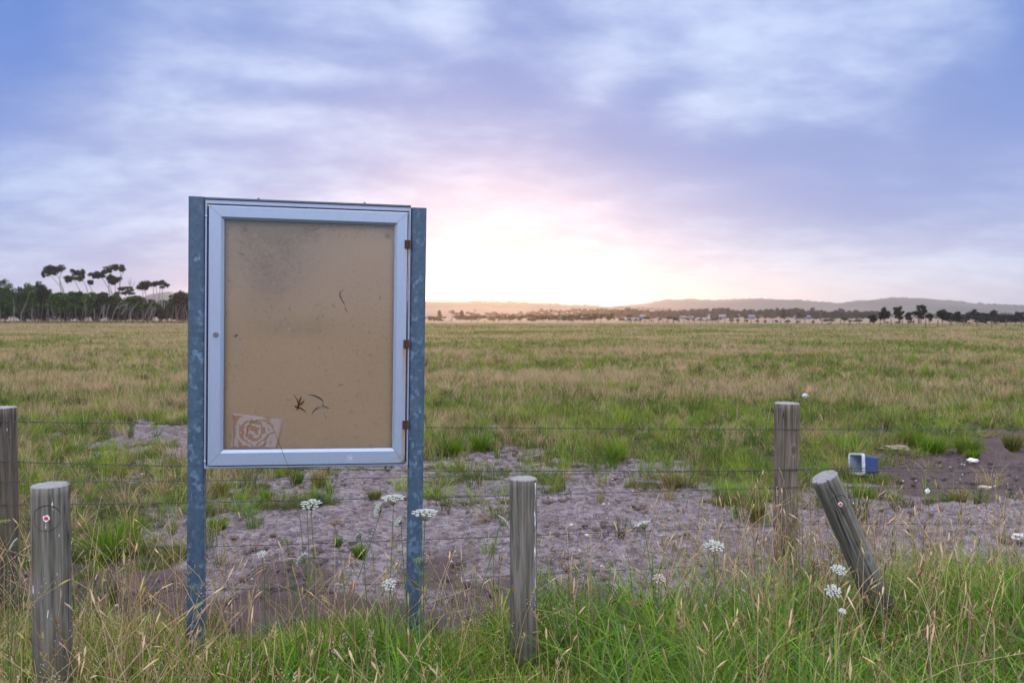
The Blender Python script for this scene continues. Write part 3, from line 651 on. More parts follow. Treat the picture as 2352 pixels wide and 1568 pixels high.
bx = (xyz[0] / .110).abs().max(((xyz[2] - .078) / .078).abs())
f = f.max(bx.ss(.94, .95))
setc(nt, b, mix(nt, f, (.62, .36, .25), (.82, .68, .64)), .75)
pc = [bpz(531, 949), bpz(643, 962), bpz(633, 1031), bpz(526, 1031)]
nx_, nz_ = 16, 12; V = []
cx0 = sum(p[0] for p in pc) / 4; cz0 = .941
for i in range(nx_ + 1):
    for j in range(nz_ + 1):
        s, t = i / nx_, j / nz_
        xx = (pc[3][0] * (1 - s) + pc[2][0] * s) * (1 - t) + (pc[0][0] * (1 - s) + pc[1][0] * s) * t
        zz = (pc[3][1] * (1 - s) + pc[2][1] * s) * (1 - t) + (pc[0][1] * (1 - s) + pc[1][1] * s) * t
        yy = .0262 - .012 * max(0, s - .7) / .3 * (1 - t) ** 1.2 - .0015 * math.sin(3 * s)
        xx -= .012 * max(0, (s - .85) / .15) * (1 - t) ** 2
        V.append((xx - cx0, yy - .026, zz - cz0))
Qd = [(i * (nz_ + 1) + j, (i + 1) * (nz_ + 1) + j, (i + 1) * (nz_ + 1) + j + 1, i * (nz_ + 1) + j + 1) for i in range(nx_) for j in range(nz_)]
pl_ = Msign @ Vector((cx0, .026, cz0)) + base
paper = arr_mesh('faded_paper', V, Qd, None, True, (m_pap,), None, pl_); paper.rotation_euler = (0, roll, yaw)
so = paper.modifiers.new('thick', 'SOLIDIFY'); so.thickness = .0004
tag(paper, 'sun faded tan paper printed with a rose, slumped inside the notice case', 'paper')
# dried twig caught behind the pane
bag = Bag(); c3 = (.14, .055, .03)
def bw3(px, py, y): a = bpz(px, py); return Vector((a[0], y, a[1]))
for L in ([(677, 934), (680, 928), (677, 918), (669, 906)], [(679, 930), (683, 918), (686, 911)], [(680, 931), (688, 925), (693, 919)], [(678, 935), (686, 937), (692, 942), (697, 946)], [(676, 935), (671, 932)], [(678, 936), (676, 941)], [(679, 933), (682, 924)]):
    bag.tube([bw3(px, py, .0245 - .003 * (i % 2)) for i, (px, py) in enumerate(L)], [.0032, .0026, .0018, .001][:len(L)] , 5, c3)
m_twig = leaf_mat('dry_twig', .0, .9); tw = bag.obj('dried_sprig', m_twig, None, True); tw.location = base; tw.rotation_euler = (0, roll, yaw)
tag(tw, 'small brown dried sprig with spread legs stuck behind the notice case pane', 'dried plant')
# grass stalk bending across the case
bag = Bag()
L = [P(712, 1420, 3.50), P(700, 1290, 3.53), P(688, 1180, 3.55), P(668, 1085, 3.57), P(650, 1040, 3.58), P(635, 1000, 3.58), P(622, 972, 3.58), P(614, 966, 3.58)]
L[0].z = -.02; bag.tube(L, [.0018, .0017, .0016, .0014, .0013, .0012, .0011, .001], 4, (.17, .15, .05))
for H_ in ([(614, 966), (600, 963), (584, 966), (572, 970)], [(590, 964), (577, 970), (570, 980), (567, 998)], [(630, 992), (620, 994), (612, 1006), (605, 1024)]):
    pp = [P(a, c_, 3.57) for a, c_ in H_]; bag.tube(pp, .0009, 4, (.2, .16, .06))
    for s in range(len(pp) - 1):
        for q in range(7):
            bead(bag, pp[s].lerp(pp[s + 1], q / 7) + Vector((random.gauss(0, .001), 0, random.gauss(0, .001))), .0026, np.array((.26, .20, .075)) * random.uniform(.7, 1.2))
tag(bag.obj('seed_stalk', m_dry, None, True), 'single tall grass stalk bending its seed head across the notice case', 'grass stalk')
# ------------------------------------------------------------------ bollards and fence
def wood(name, tint=(1, 1, 1), paint=0.0, seed=0.0):
    m, nt, b, o = new_mat(name); o2 = comb(nt, sep(nt, o)[0] + seed, sep(nt, o)[1], sep(nt, o)[2])
    g = noise(nt, scalev(nt, o2, 1, 1, .045), 75, 5, .65); g2 = noise(nt, scalev(nt, o2, 1, 1, .12), 16, 4, .6); bl = noise(nt, o2, 5, 4, .6)
    c = mix(nt, g.ss(.28, .72), tuple(.060 * t * k for t, k in zip(tint, (1.12, 1, .88))), tuple(.21 * t * k for t, k in zip(tint, (1.1, 1, .9)))); c = mix(nt, g2.ss(.45, .75) * .5, c, (.10, .075, .055)); c = mix(nt, bl.ss(.5, .75) * .35, c, (.09, .10, .06))
    cr = noise(nt, scalev(nt, o2, 1, 1, .03), 26, 2, .5); ck = (cr - .5).abs()
    line = (1.0 - ck.ss(.0, .022)) * noise(nt, scalev(nt, o2, 1, 1, .3), 6, 2).ss(.45, .55)
    c = mix(nt, line * .9, c, (.02, .018, .017))
    kv = scalev(nt, o2, 1, 1, .55); kd = voro(nt, kv, 5.5, 'F1', 'Distance'); kr = sep(nt, voro(nt, kv, 5.5))
    kn = kr[0].ss(.62, .64) * (1.0 - kd.ss(.05, .11)); c = mix(nt, kn * .85, c, (.035, .028, .024)); c = mix(nt, kr[0].ss(.62, .64) * (1.0 - (kd - .13).abs().ss(.0, .03)) * .45, c, (.26, .25, .25))
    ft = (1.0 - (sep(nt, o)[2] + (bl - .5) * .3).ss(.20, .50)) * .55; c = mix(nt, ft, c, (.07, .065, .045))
    if paint:
        pn = noise(nt, scalev(nt, o2, 1, 1, .30), 42, 3, .6); ar = noise(nt, scalev(nt, o2, 1, 1, .25), 9, 2)
        c = mix(nt, pn.ss(.69 - paint * .02, .71 - paint * .02) * ar.ss(.48, .54), c, (.70, .70, .74))
    setc(nt, b, c, .88, g * .7 + line * -1.0, .5, .004); b.inputs['Specular IOR Level'].default_value = .2
    return m
m_end, nt, b, o = new_mat('end_grain'); n = noise(nt, o, 55, 4, .7); xx = sep(nt, o); an = xx[0]._m('ARCTAN2', xx[1])
rad = noise(nt, comb(nt, an * 2.2, 0.0, 0.0), 3.2, 2, .6); setc(nt, b, mix(nt, rad.ss(.60, .66) * .8, mix(nt, n, (.11, .10, .10), (.29, .28, .28)), (.03, .026, .024)), .95, n, .6, .004)
def log(name, top, bot, r0, r1, m, parent=None, sides=40, slant=0.0, recess=None):
    """a round timber from bot to top in its own coordinates, with drying cracks; returns the mesh object"""
    bm = bmesh.new(); n = 30; L = (Vector(top) - Vector(bot)).length; rows = []
    cr = [(random.uniform(0, 6.28), random.uniform(.010, .018), random.uniform(.3, .95)) for _ in range(5)]
    ph = random.uniform(0, 6.28)
    for i in range(n + 1):
        t = i / n; r = r1 + (r0 - r1) * t; row = []
        for k in range(sides):
            a = 2 * math.pi * k / sides; rr = r * (1 + .012 * math.sin(3 * a + ph + t * 2) + .008 * math.sin(7 * a + t * 3) + random.uniform(-.004, .004))
            for (ca, cd, cl) in cr:
                da = (a - ca - .15 * math.sin(t * 4 + ca) + math.pi) % (2 * math.pi) - math.pi
                if abs(da) < .045 and t > 1 - cl: rr -= cd
            z = L * t + (slant * math.cos(a) * r if i == n else 0)
            x, y = math.cos(a) * rr, math.sin(a) * rr
            if recess:
                a0, zc, rc, dp = recess; da = ((a - a0 + math.pi) % (2 * math.pi) - math.pi) * r
                if math.hypot(da, L * t - zc) < rc: x -= math.cos(a) * dp; y -= math.sin(a) * dp
            row.append(bm.verts.new((x, y, z)))
        rows.append(row)
    for p, q in zip(rows, rows[1:]):
        for k in range(sides): bm.faces.new((p[k], p[(k + 1) % sides], q[(k + 1) % sides], q[k]))
    # worn top edge
    last = rows[-1]; inner = [bm.verts.new((v.co.x * .93, v.co.y * .93, v.co.z + .0035 + random.uniform(-.0015, .0015))) for v in last]
    for k in range(sides): bm.faces.new((last[k], last[(k + 1) % sides], inner[(k + 1) % sides], inner[k])).material_index = 1
    f = bm.faces.new(inner); f.material_index = 1
    o = bm_obj(name, bm, m, parent); o.data.materials.append(m_end)
    for p in o.data.polygons: p.use_smooth = p.material_index == 0
    return o
def bollard(name, label, bot, top, r0, r1, m, slant, reflect=None, rec_r=.045):
    bot, top = Vector(bot), Vector(top); q = (top - bot).to_track_quat('Z', 'Y')
    e = empty(name, bot, q.to_euler(), label=label, cat='bollard', group='timber bollards along the verge')
    L = (top - bot).length
    view = (q.inverted() @ (Vector((0, 0, H)) - top)); av = math.atan2(view.y, view.x)
    rec = None
    if reflect: rec = (av + reflect[0], L - reflect[1], rec_r, 0.0)
    s = log('shaft', (0, 0, L), (0, 0, 0), r0, r1, m, e, 84, slant)
    if reflect:
        a = av + reflect[0]; zc = L - reflect[1]; rr = r0
        # the routed round seat of a lost reflector: a dark groove ring and a slightly sunken disc edge
        bag = Bag(); V = []; nseg = 40
        for i in range(nseg):
            t = 2 * math.pi * i / nseg; w = .0032 * (0.35 + .65 * max(0, math.sin(t + .35)) + .35 * max(0, -math.sin(t - .9)))
            for rad, dep in ((rec_r - w, .0006), (rec_r, .0012), (rec_r + w * .4, .0002)):
                u_, v_ = math.cos(t) * rad, math.sin(t) * rad; aa = a + u_ / rr; V.append((math.cos(aa) * (rr * 1.006 + dep), math.sin(aa) * (rr * 1.006 + dep), zc + v_))
        Qd = [(3 * i + k, 3 * i + k + 1, 3 * ((i + 1) % nseg) + k + 1, 3 * ((i + 1) % nseg) + k) for i in range(nseg) for k in range(2)]
        bag.add(np.array(V), Qd); bag.obj('reflector_groove', m_groove, e)
        def patch(pts, rad_off, nm, mm, par):
            bm = bmesh.new(); lo, hi = [], []
            for (u_, v_) in pts:
                aa = a + u_ / rr; lo.append(bm.verts.new((math.cos(aa) * (rr * .99), math.sin(aa) * (rr * .99), zc + v_))); hi.append(bm.verts.new((math.cos(aa) * (rr + rad_off), math.sin(aa) * (rr + rad_off), zc + v_)))
            bm.faces.new(hi)
            for i in range(len(pts)): bm.faces.new((lo[i], lo[(i + 1) % len(pts)], hi[(i + 1) % len(pts)], hi[i]))
            return bm_obj(nm, bm, mm, par)
        k = rec_r / .045
        st = patch([(-.009 * k, -.004 * k), (-.010 * k, .008 * k), (-.003 * k, .010 * k), (.004 * k, .012 * k), (.009 * k, .006 * k), (.011 * k, -.002 * k), (.004 * k, -.010 * k), (-.002 * k, -.012 * k)], .0030, 'reflector_scrap', m_white, e)
        patch([(-.006 * k, -.003 * k), (-.006 * k, .005 * k), (0, .008 * k), (.006 * k, .004 * k), (.006 * k, -.003 * k), (.001 * k, -.006 * k)], .0048, 'red_chip', m_red, st)
        patch([(-.002 * k, -.002 * k), (-.002 * k, .002 * k), (.002 * k, .002 * k), (.002 * k, -.002 * k)], .0062, 'screw_head', m_lock, st)
    return e
m_white = plain('white_plastic', (.78, .78, .80), .5); m_red = plain('red_plastic', (.62, .03, .06), .4); m_groove = plain('groove', (.035, .03, .032), .9)
bb = P(123, 1600, 3.2); bb.z = -.15; bt = P(115.5, 1113, 3.2)
bb = bt + (bb - bt)
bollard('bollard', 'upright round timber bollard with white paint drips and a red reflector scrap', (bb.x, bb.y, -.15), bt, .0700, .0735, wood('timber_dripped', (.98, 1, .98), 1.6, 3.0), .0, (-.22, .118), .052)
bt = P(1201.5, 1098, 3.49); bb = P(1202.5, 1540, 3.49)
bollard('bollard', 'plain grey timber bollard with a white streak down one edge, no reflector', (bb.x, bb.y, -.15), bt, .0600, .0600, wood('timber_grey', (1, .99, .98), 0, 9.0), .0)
# white paint run down one edge of that bollard
mid = bpy.data.objects['bollard.001']; V = []; vw = mid.rotation_euler.to_quaternion().inverted() @ (Vector((0, 0, H)) - bt); av = math.atan2(vw.y, vw.x); k = 0; nz = 60
for i in range(nz + 1):
    zz = .98 - .52 * i / nz; a = av + R(60) + .05 * math.sin(i * .31) + .03 * math.sin(i * 1.1); w = (.0050 * max(0, math.sin(i * .37 + 1) + .35 * math.sin(i * 1.3)) ** .8 + .0002) * (1 if i < 38 else .45) * random.uniform(.7, 1.2)
    for s, rr in ((-1, .0590), (-.8, .0612), (.8, .0612), (1, .0590)): V.append((math.cos(a + s * w / .06) * rr, math.sin(a + s * w / .06) * rr, zz))
Qd = [(4 * i + j, 4 * i + j + 1, 4 * i + 5 + j, 4 * i + 4 + j) for i in range(nz) for j in range(3)]
pn = arr_mesh('paint_run', V, Qd, None, False, (m_white,), mid)
bt = P(1893, 1094, 3.72); bb = Vector((0, 0, 0)); b0 = P(2052, 1463, 3.86)
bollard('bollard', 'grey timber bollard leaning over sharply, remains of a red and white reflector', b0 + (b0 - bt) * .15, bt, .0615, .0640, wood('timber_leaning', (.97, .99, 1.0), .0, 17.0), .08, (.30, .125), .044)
# fence
fence = empty('wire_fence', (0, 5.0, 0), label='barbed wire paddock fence strung between two weathered round posts', cat='fence')
fl, fr_ = P(3, 935, 4.3), P(1807, 925, 5.04)
def fpost(x, y, zt, r0, r1, m, lab):
    o_ = log('fence_post', (0, 0, zt + .2), (0, 0, 0), r0, r1, m, fence, 84); o_.location = Vector((x, y, -.2)) - fence.location; o_['label'] = lab; return o_
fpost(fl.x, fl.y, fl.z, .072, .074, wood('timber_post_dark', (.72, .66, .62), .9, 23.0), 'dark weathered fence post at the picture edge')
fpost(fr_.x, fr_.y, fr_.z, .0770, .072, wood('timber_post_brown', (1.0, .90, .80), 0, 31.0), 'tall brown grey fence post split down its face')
m_wire = plain('fence_wire', (.055, .06, .07), .55, .6)
def fpt(px, py): # onto the fence line
    t = (px - 3) / (1807 - 3.0); D = 1 / ((1 - t) / fl.y + t / fr_.y); p = P(px, py, D); p.y -= .0; return p
WIRES = [('barbed_wire', [(-120, 962), (14, 962.5), (427, 968.5), (984, 976), (1722, 981), (2352, 981), (2500, 981)]), ('barbed_wire', [(-120, 1050), (33, 1053), (427, 1064), (984, 1074.5), (1722, 1075), (1836, 1070), (2352, 1066), (2500, 1065)]),
         ('plain_wire', [(-120, 1100), (33, 1099), (427, 1097), (984, 1088), (1100, 1085), (1722, 1073.5), (1836, 1073), (2352, 1079), (2500, 1080)]), ('barbed_wire', [(-120, 1152), (33, 1151), (427, 1146.5), (984, 1134), (1091, 1132), (1722, 1114.5), (1836, 1111), (2352, 1115), (2500, 1116)]),
         ('barbed_wire', [(-120, 1252), (33, 1250), (427, 1246), (640, 1241), (984, 1229), (1091, 1225), (1722, 1200.5), (1836, 1195), (2352, 1194), (2500, 1194)]), ('barbed_wire', [(-120, 1358), (33, 1353), (550, 1341), (984, 1325), (1091, 1315), (1722, 1284), (1836, 1279), (2352, 1272), (2500, 1270)])]
for nm, pts in WIRES:
    W = [fpt(*p) - fence.location + Vector((0, -.078, 0)) for p in pts]; bag = Bag(); dense = []
    for p, q_ in zip(W, W[1:]):
        n = max(2, int((q_ - p).length / .025)); dense += [p.lerp(q_, i / n) for i in range(n)]
    dense.append(W[-1])
    if nm == 'plain_wire': bag.tube(dense[::4] + [W[-1]], 0.0018, 5)
    else:
        for s in (0, math.pi):
            bag.tube([p + Vector((0, math.cos(i * .9 + s) * .0013, math.sin(i * .9 + s) * .0015)) for i, p in enumerate(dense)], .00125, 4)
        for i in range(3, len(dense) - 2, 5):
            p = dense[i] + Vector((random.uniform(-.008, .008), 0, 0))
            for q_ in range(2):
                a = random.uniform(0, 3.14); d = Vector((.35, math.cos(a), math.sin(a))) * .012; d.x *= (1 if q_ else -1)
                bag.tube([p - d, p + d], .0010, 3)
            bag.tube([p - Vector((.006, 0, 0)), p + Vector((.006, 0, 0))], .0026, 5)
    bag.obj(nm, m_wire, fence)
# ------------------------------------------------------------------ litter
m_tub = plain('blue_plastic', (.014, .036, .14), .5); m_rim = plain('grubby_white_rim', (.44, .47, .54), .7, 0, .45, 40); m_in = plain('tub_inside', (.30, .36, .46), .6, 0, .35, 25)
tb = G(1999, 1092)
tub = empty('plastic_tub', (tb.x, tb.y, .0), (0, 0, 0), label='dark blue rectangular plastic tub with white rim, tipped on its side', cat='tub')
def rrect(hx, hy, r, z, n=5):
    pts = []
    for cx_, cy_, a0 in ((hx - r, hy - r, 0), (-hx + r, hy - r, 90), (-hx + r, -hy + r, 180), (hx - r, -hy + r, 270)):
        for i in range(n): a = R(a0 + 90 * i / (n - 1)); pts.append((cx_ + math.cos(a) * r, cy_ + math.sin(a) * r, z))
    return pts
def loft(loops, m, nm, par, caps=(False, False)):
    bm = bmesh.new(); rows = [[bm.verts.new(p) for p in L] for L in loops]; n = len(rows[0])
    for p, q_ in zip(rows, rows[1:]):
        for k in range(n): bm.faces.new((p[k], p[(k + 1) % n], q_[(k + 1) % n], q_[k]))
    if caps[0]: bm.faces.new(rows[0])
    if caps[1]: bm.faces.new(rows[-1])
    o_ = bm_obj(nm, bm, m, par); return o_
tb_b = loft([rrect(.072, .060, .02, 0), rrect(.080, .068, .022, .01), rrect(.093, .082, .022, .215)], m_tub, 'body', tub, (True, False))
tb_i = loft([rrect(.073, .061, .02, .012), rrect(.086, .075, .022, .216)], m_in, 'inside', tub, (True, False))
tb_r = loft([rrect(.0935, .0825, .022, .195), rrect(.103, .092, .024, .195), rrect(.104, .093, .024, .222), rrect(.098, .087, .022, .226), rrect(.0865, .0755, .02, .222), rrect(.0865, .0755, .02, .205)], m_rim, 'rim', tub)
tub.rotation_euler = (Matrix.Rotation(R(21), 3, 'Z') @ Matrix.Rotation(R(-84), 3, 'Y') @ Matrix.Rotation(R(8), 3, 'Z')).to_euler(); tub.location = (tb.x + .04, tb.y + .03, .105)
def rag(px, py, wpx, hpx, label, col, nm='plastic_scrap', cat='litter', seed=1):
    p = G(px, py); w, h = wpx / F * p.y / 2, hpx / F * p.y; r = random.Random(seed); bm = bmesh.new()
    bmesh.ops.create_icosphere(bm, subdivisions=3, radius=1)
    ph = [r.uniform(0, 6.28) for _ in range(6)]
    for v in bm.verts:
        n_ = v.co.copy(); k = 1 + .22 * math.sin(4 * n_.x + ph[0]) * math.sin(5 * n_.z + ph[1]) + .15 * math.sin(9 * n_.y + ph[2] + 4 * n_.x) + .10 * math.sin(13 * n_.z + ph[3] + 7 * n_.y)
        v.co = Vector((n_.x * k * w, n_.y * k * w * .7, max(-.05, n_.z * k * .5 + .42) * h))
    o_ = bm_obj(nm, bm, plain(nm + '_mat', col, .7, 0, .2, 20), None, False, (p.x, p.y, float(ground_z(np.array(p.x), np.array(p.y)))))
    return tag(o_, label, cat)
rag(1849, 924, 15, 11, 'crumpled white plastic bag in the grass behind the tall fence post', (.62, .66, .68), 'plastic_bag', 'bag', 1).location.z += .10
rag(2234, 1069, 24, 9, 'torn white scrap lying on black soil beyond the tipped tub', (.70, .66, .68), seed=2)
rag(2130, 1132, 10, 14, 'small upright white scrap on pale sand below the wires', (.8, .8, .82), seed=3)
rag(2342, 1242, 34, 14, 'flat pale stone on the sand near the right border', (.55, .53, .52), 'pale_stone', 'stone', 4)
rag(2262, 1120, 30, 8, 'tan chip of wood lying on black soil', (.45, .33, .26), 'wood_chip', 'wood chip', 5)
rag(2147, 962, 6, 5, 'tiny white fleck in the tussocks on black soil', (.8, .82, .84), seed=6)
rag(2055, 1036, 60, 10, 'heap of pale dry straw on black soil behind the tub', (.24, .185, .14), 'straw_heap', 'straw', 7)
# ------------------------------------------------------------------ wild carrot flowers
m_stem = leaf_mat('flower_stem', .2); m_umb = leaf_mat('umbel', .25, .8)
def umbel(px, py, wpx, D, tilt, az, kind, label, foot=None):
    top = P(px, py, D); r = wpx / F * D / 2 * .80; gx_ = top.x + (foot if foot is not None else random.uniform(-.08, .08))
    e = empty('wild_carrot', (gx_, D + .02, 0), label=label, cat='flower', group='wild carrot flowers'); L0 = e.location
    ax = Vector((math.sin(tilt) * math.cos(az), math.sin(tilt) * math.sin(az), math.cos(tilt)))
    neck = top - ax * r * .62 - L0; bag = Bag(); g = np.array((.115, .165, .055))
    m1 = Vector((neck.x * .25 + random.uniform(-.02, .02), 0, neck.z * .4)); m2 = Vector((neck.x * .75, 0, neck.z * .8))
    bag.tube([Vector((0, 0, -.03)), m1, m2, neck], [.0024, .0021, .0017, .0016], 5, g * random.uniform(.85, 1.2))
    for q in range(3):                 # ferny side leaves
        s = random.uniform(.2, .6); p = m1.lerp(m2, s); a = random.uniform(0, 6.28); d = Vector((math.cos(a) * .05, math.sin(a) * .05, .06)); bag.tube([p, p + d * .6, p + d + Vector((0, 0, .02))], [.0011, .0009, .0007], 3, g)
        for w in range(7): pp = p.lerp(p + d, w / 7); bag.tube([pp, pp + Vector((random.gauss(0, .016), random.gauss(0, .016), random.uniform(0, .016)))], .0007, 3, g * 1.2)
    bag.obj('stem', m_stem, e, True)
    u_ = ax.orthogonal().normalized(); v_ = ax.cross(u_); hb = Bag()
    pal = {'w': (.63, .65, .60), 'p': (.66, .52, .50), 'b': (.30, .20, .115), 'g': (.33, .40, .14)}[kind]; n = {'w': 30, 'p': 26, 'b': 26, 'g': 18}[kind]
    for i in range(n):
        rr = r * math.sqrt((i + .5) / n); t = i * 2.39996 + random.uniform(-.2, .2); dome = .20 * r * (1 - (rr / r) ** 2)
        if kind == 'b': dome = -.35 * r * (1 - (rr / r)) ** 1 - .05 * r; rr *= .85
        q = top - L0 + u_ * math.cos(t) * rr + v_ * math.sin(t) * rr + ax * dome
        mid_ = neck.lerp(q, .5) + (q - neck).cross(ax).cross(q - neck).normalized() * 0 - ax * r * .06
        hb.tube([neck, mid_, q], [.0008, .0007, .0006], 3, np.array((.16, .20, .07)) if kind != 'b' else np.array((.26, .17, .09)))
        k = {'w': 16, 'p': 11, 'b': 5, 'g': 6}[kind]; cr = r * .135
        for w in range(k):
            aa, rd = w * 2.4, cr * math.sqrt((w + .4) / k); bead(hb, q + u_ * math.cos(aa) * rd + v_ * math.sin(aa) * rd + ax * random.uniform(-.001, .0012), r * .019 + .0008, np.array(pal) * random.uniform(.8, 1.12))
    hb.obj('umbel', m_umb, e)
for a in [(714, 1157, 62, 3.45, .25, 4.7, 'w', 'open white wild carrot umbel, first of the white ones below the notice case', .01), (903, 1143, 68, 3.48, .06, 4.4, 'w', 'broad white umbel seen from the side in front of the right steel post base', -.03),
          (867, 1168, 42, 3.5, 1.15, 3.6, 'w', 'narrow white umbel turned edge on, below the broad side-view one', -.18), (976, 1177, 78, 3.35, .02, 4.7, 'w', 'flat white umbel crossing the right edge of the right steel post', -.03),
          (914, 1196, 38, 3.5, .9, 3.5, 'w', 'small drooping white umbel close against the right steel post', .03), (768, 1193, 56, 3.4, .1, 4.7, 'b', 'brown curled wild carrot head shaped like a bird nest', .08),
          (1157, 1197, 46, 3.3, .95, .5, 'w', 'tilted white umbel beside the plain grey bollard', -.16), (1476, 1202, 54, 3.5, .4, 2.6, 'w', 'creamy white umbel nodding over the sand right of the plain bollard', .1),
          (1640, 1252, 58, 3.5, .3, 4.6, 'w', 'white umbel just left of the tall fence post', .03), (894, 1341, 42, 3.2, .55, 4.6, 'w', 'small bright white umbel low at the right steel post', .05),
          (694, 1283, 44, 3.3, 1.1, 2.7, 'w', 'white umbel facing sideways under the tall white flower', .03), (668, 1286, 48, 3.35, .5, 1.8, 'p', 'pinkish spent umbel next to the sideways white one', .02),
          (1514, 1327, 40, 3.3, .4, 4.7, 'p', 'pinkish umbel at the grass edge between bollard and fence post', .0), (1461, 1378, 56, 3.1, .2, 4.7, 'b', 'straw brown open umbel in the grass right of the plain bollard', .05),
          (1913, 1356, 46, 3.0, .6, 4.4, 'w', 'white umbel in green grass left of the leaning bollard, lower one', .04), (1926, 1307, 44, 3.1, .4, 4.7, 'w', 'greyish white umbel touching the leaning bollard shaft', .02),
          (1935, 1402, 22, 2.9, .4, 4.7, 'w', 'tiny white umbel below the leaning bollard flowers', .01), (32, 1247, 36, 2.9, 1.05, 3.4, 'w', 'drooping pale umbel beside the dark edge fence post', -.04),
          (11, 1196, 30, 2.9, .1, 4.7, 'g', 'round greenish flower head before the dark edge fence post', -.02), (705, 1165, 24, 3.5, .1, 4.7, 'g', 'small green unopened head beside the open white umbel', .0),
          (659, 1240, 22, 3.4, .5, 4.7, 'g', 'small yellow green head above the pinkish spent umbel', .06), (601, 1271, 28, 3.6, .5, 4.7, 'w', 'little white umbel over dark soil, furthest from the right post', .02),
          (824, 1104 + 125, 30, 3.5, .9, 2.6, 'w', 'half hidden white umbel between the two steel posts, low', .05), (960, 1070 + 215, 26, 3.3, .3, 4.7, 'g', 'yellowish head between steel post and plain bollard', .02)]:
    umbel(*a)
# ------------------------------------------------------------------ trees
m_leafT = leaf_mat('tree_leaf', .12, .7)
m_bark = leaf_mat('tree_bark', 0.0, .9)
def leaf_cloud(blobs, n, size, pal, sub=9, flat=.8):
    cs, rs = [], []
    for c, r in blobs:
        for k in range(sub):
            d = rng.normal(size=3); d /= np.linalg.norm(d); d *= rng.random() ** .4 * .72
            cs.append(np.array(c) + d * np.array(r)); rs.append(np.array(r) * rng.uniform(.30, .48))
    cs, rs = np.array(cs), np.array(rs); wgt = rs.prod(1) ** (2 / 3); k = rng.choice(len(cs), n, p=wgt / wgt.sum())
    d = rng.normal(size=(n, 3)); d /= np.linalg.norm(d, axis=1)[:, None]; p = cs[k] + d * rs[k] * (rng.random((n, 1)) ** .35)
    a = rng.normal(size=(n, 3)); a[:, 2] *= flat; a /= np.linalg.norm(a, axis=1)[:, None]; b_ = np.cross(a, rng.normal(size=(n, 3))); b_ /= np.linalg.norm(b_, axis=1)[:, None]
    s = size * rng.uniform(.55, 1.35, (n, 1)); V = np.stack([p - a * s, p - b_ * s * .5, p + a * s, p + b_ * s * .5], 1).reshape(-1, 3)
    pal = np.array(pal); tone = rng.uniform(.7, 1.25, len(cs))[k][:, None] * rng.uniform(.8, 1.2, (n, 1)); c = pal[rng.integers(0, len(pal), n)] * tone
    return V, np.arange(4 * n).reshape(n, 4), np.repeat(c, 4, 0)
def tree(name, label, cat, foot, blobs, limbs, n, size, pal, bark, group=None, sub=9):
    """foot: base point; blobs: (centre, radii) and limbs: (points, radius at base) in world coordinates"""
    foot = Vector(foot); e = empty(name, foot, label=label, cat=cat, group=group); f = np.array(foot)
    if limbs:
        bag = Bag()
        for pts, r in limbs:
            m = len(pts); bag.tube([Vector(p) - foot for p in pts], [r * (1 - .65 * i / (m - 1)) for i in range(m)], 6, np.array(bark) * random.uniform(.85, 1.15), .12)
            if name == 'scrub_shrub': bag.obj('trunk', m_bark, e, True); bag = Bag()
        if bag.V: bag.obj('trunk', m_bark, e, True)
    V, Qd, C = leaf_cloud([(np.array(c) - f, r) for c, r in blobs], n, size, pal, sub); arr_mesh('crown', V, Qd, C, False, (m_leafT,), e)
    return e
DG = [(.022, .034, .014), (.030, .046, .017), (.018, .028, .013)]; MG = [(.034, .078, .011), (.054, .108, .015), (.024, .054, .010)]
PALE = (.30, .265, .25); GREYB = (.16, .14, .135)
# tall windswept trees behind the scrub: positions as seen in the detail view of that corner
def q(zx, zy, D): sx, sy = zx / 3.0947, 1000 + zy / 3.0947; return P(sx * .57422, sy * .57422, D)
def qs(z, D): return z / 3.0947 * .57422 / F * D
def zt(label, D, blobs, limbs, n=900, pal=DG, bark=PALE, name='windswept_tree', lr=.20):
    B = [(tuple(q(x, y, D)), (qs(rx * 1.12, D), qs(rx, D) * .75, qs(ry * 1.1, D))) for x, y, rx, ry in blobs]; Ls = []
    base0 = None
    for L in limbs:
        pts = [q(x, y, D + random.uniform(-.4, .4)) for x, y in L]; pts.insert(0, Vector((pts[0].x + (pts[0].x - pts[1].x) * .25, pts[0].y, 0))) if pts[0].z > .4 else None; ins = pts[0].z < .01; base0 = base0 or (pts[0].copy() if ins else None); pts[0] = base0.copy() if ins and (pts[0] - base0).length < 9 else pts[0]; Ls.append((pts, lr))
    ft = Ls[0][0][0].copy(); ft.z = 0
    return tree(name, label, 'tree', ft, B, Ls, n * 2, .32, pal, bark, 'tall trees rising over the coastal scrub')
zt('first tall windswept tree from the left, thin forked trunk leaning left', 250, [(650, 215, 85, 50), (600, 270, 90, 55), (745, 220, 65, 45), (545, 300, 40, 45), (690, 270, 60, 50)], [[(800, 560), (780, 470), (735, 350), (690, 270)], [(775, 480), (700, 390), (630, 310)], [(735, 350), (760, 270), (780, 240)]])
zt('second tall tree, rounded dark crown with a low left shoulder', 252, [(930, 270, 75, 55), (1030, 290, 55, 65), (880, 335, 80, 50), (830, 375, 45, 35), (985, 340, 70, 40)], [[(1010, 560), (980, 480), (930, 390), (900, 340)], [(1090, 560), (1070, 450), (1030, 380), (1010, 320)]])
zt('small crowned thin tree under the widest tall tree', 254, [(1115, 390, 50, 36)], [[(1160, 560), (1130, 480), (1100, 410)]], 260)
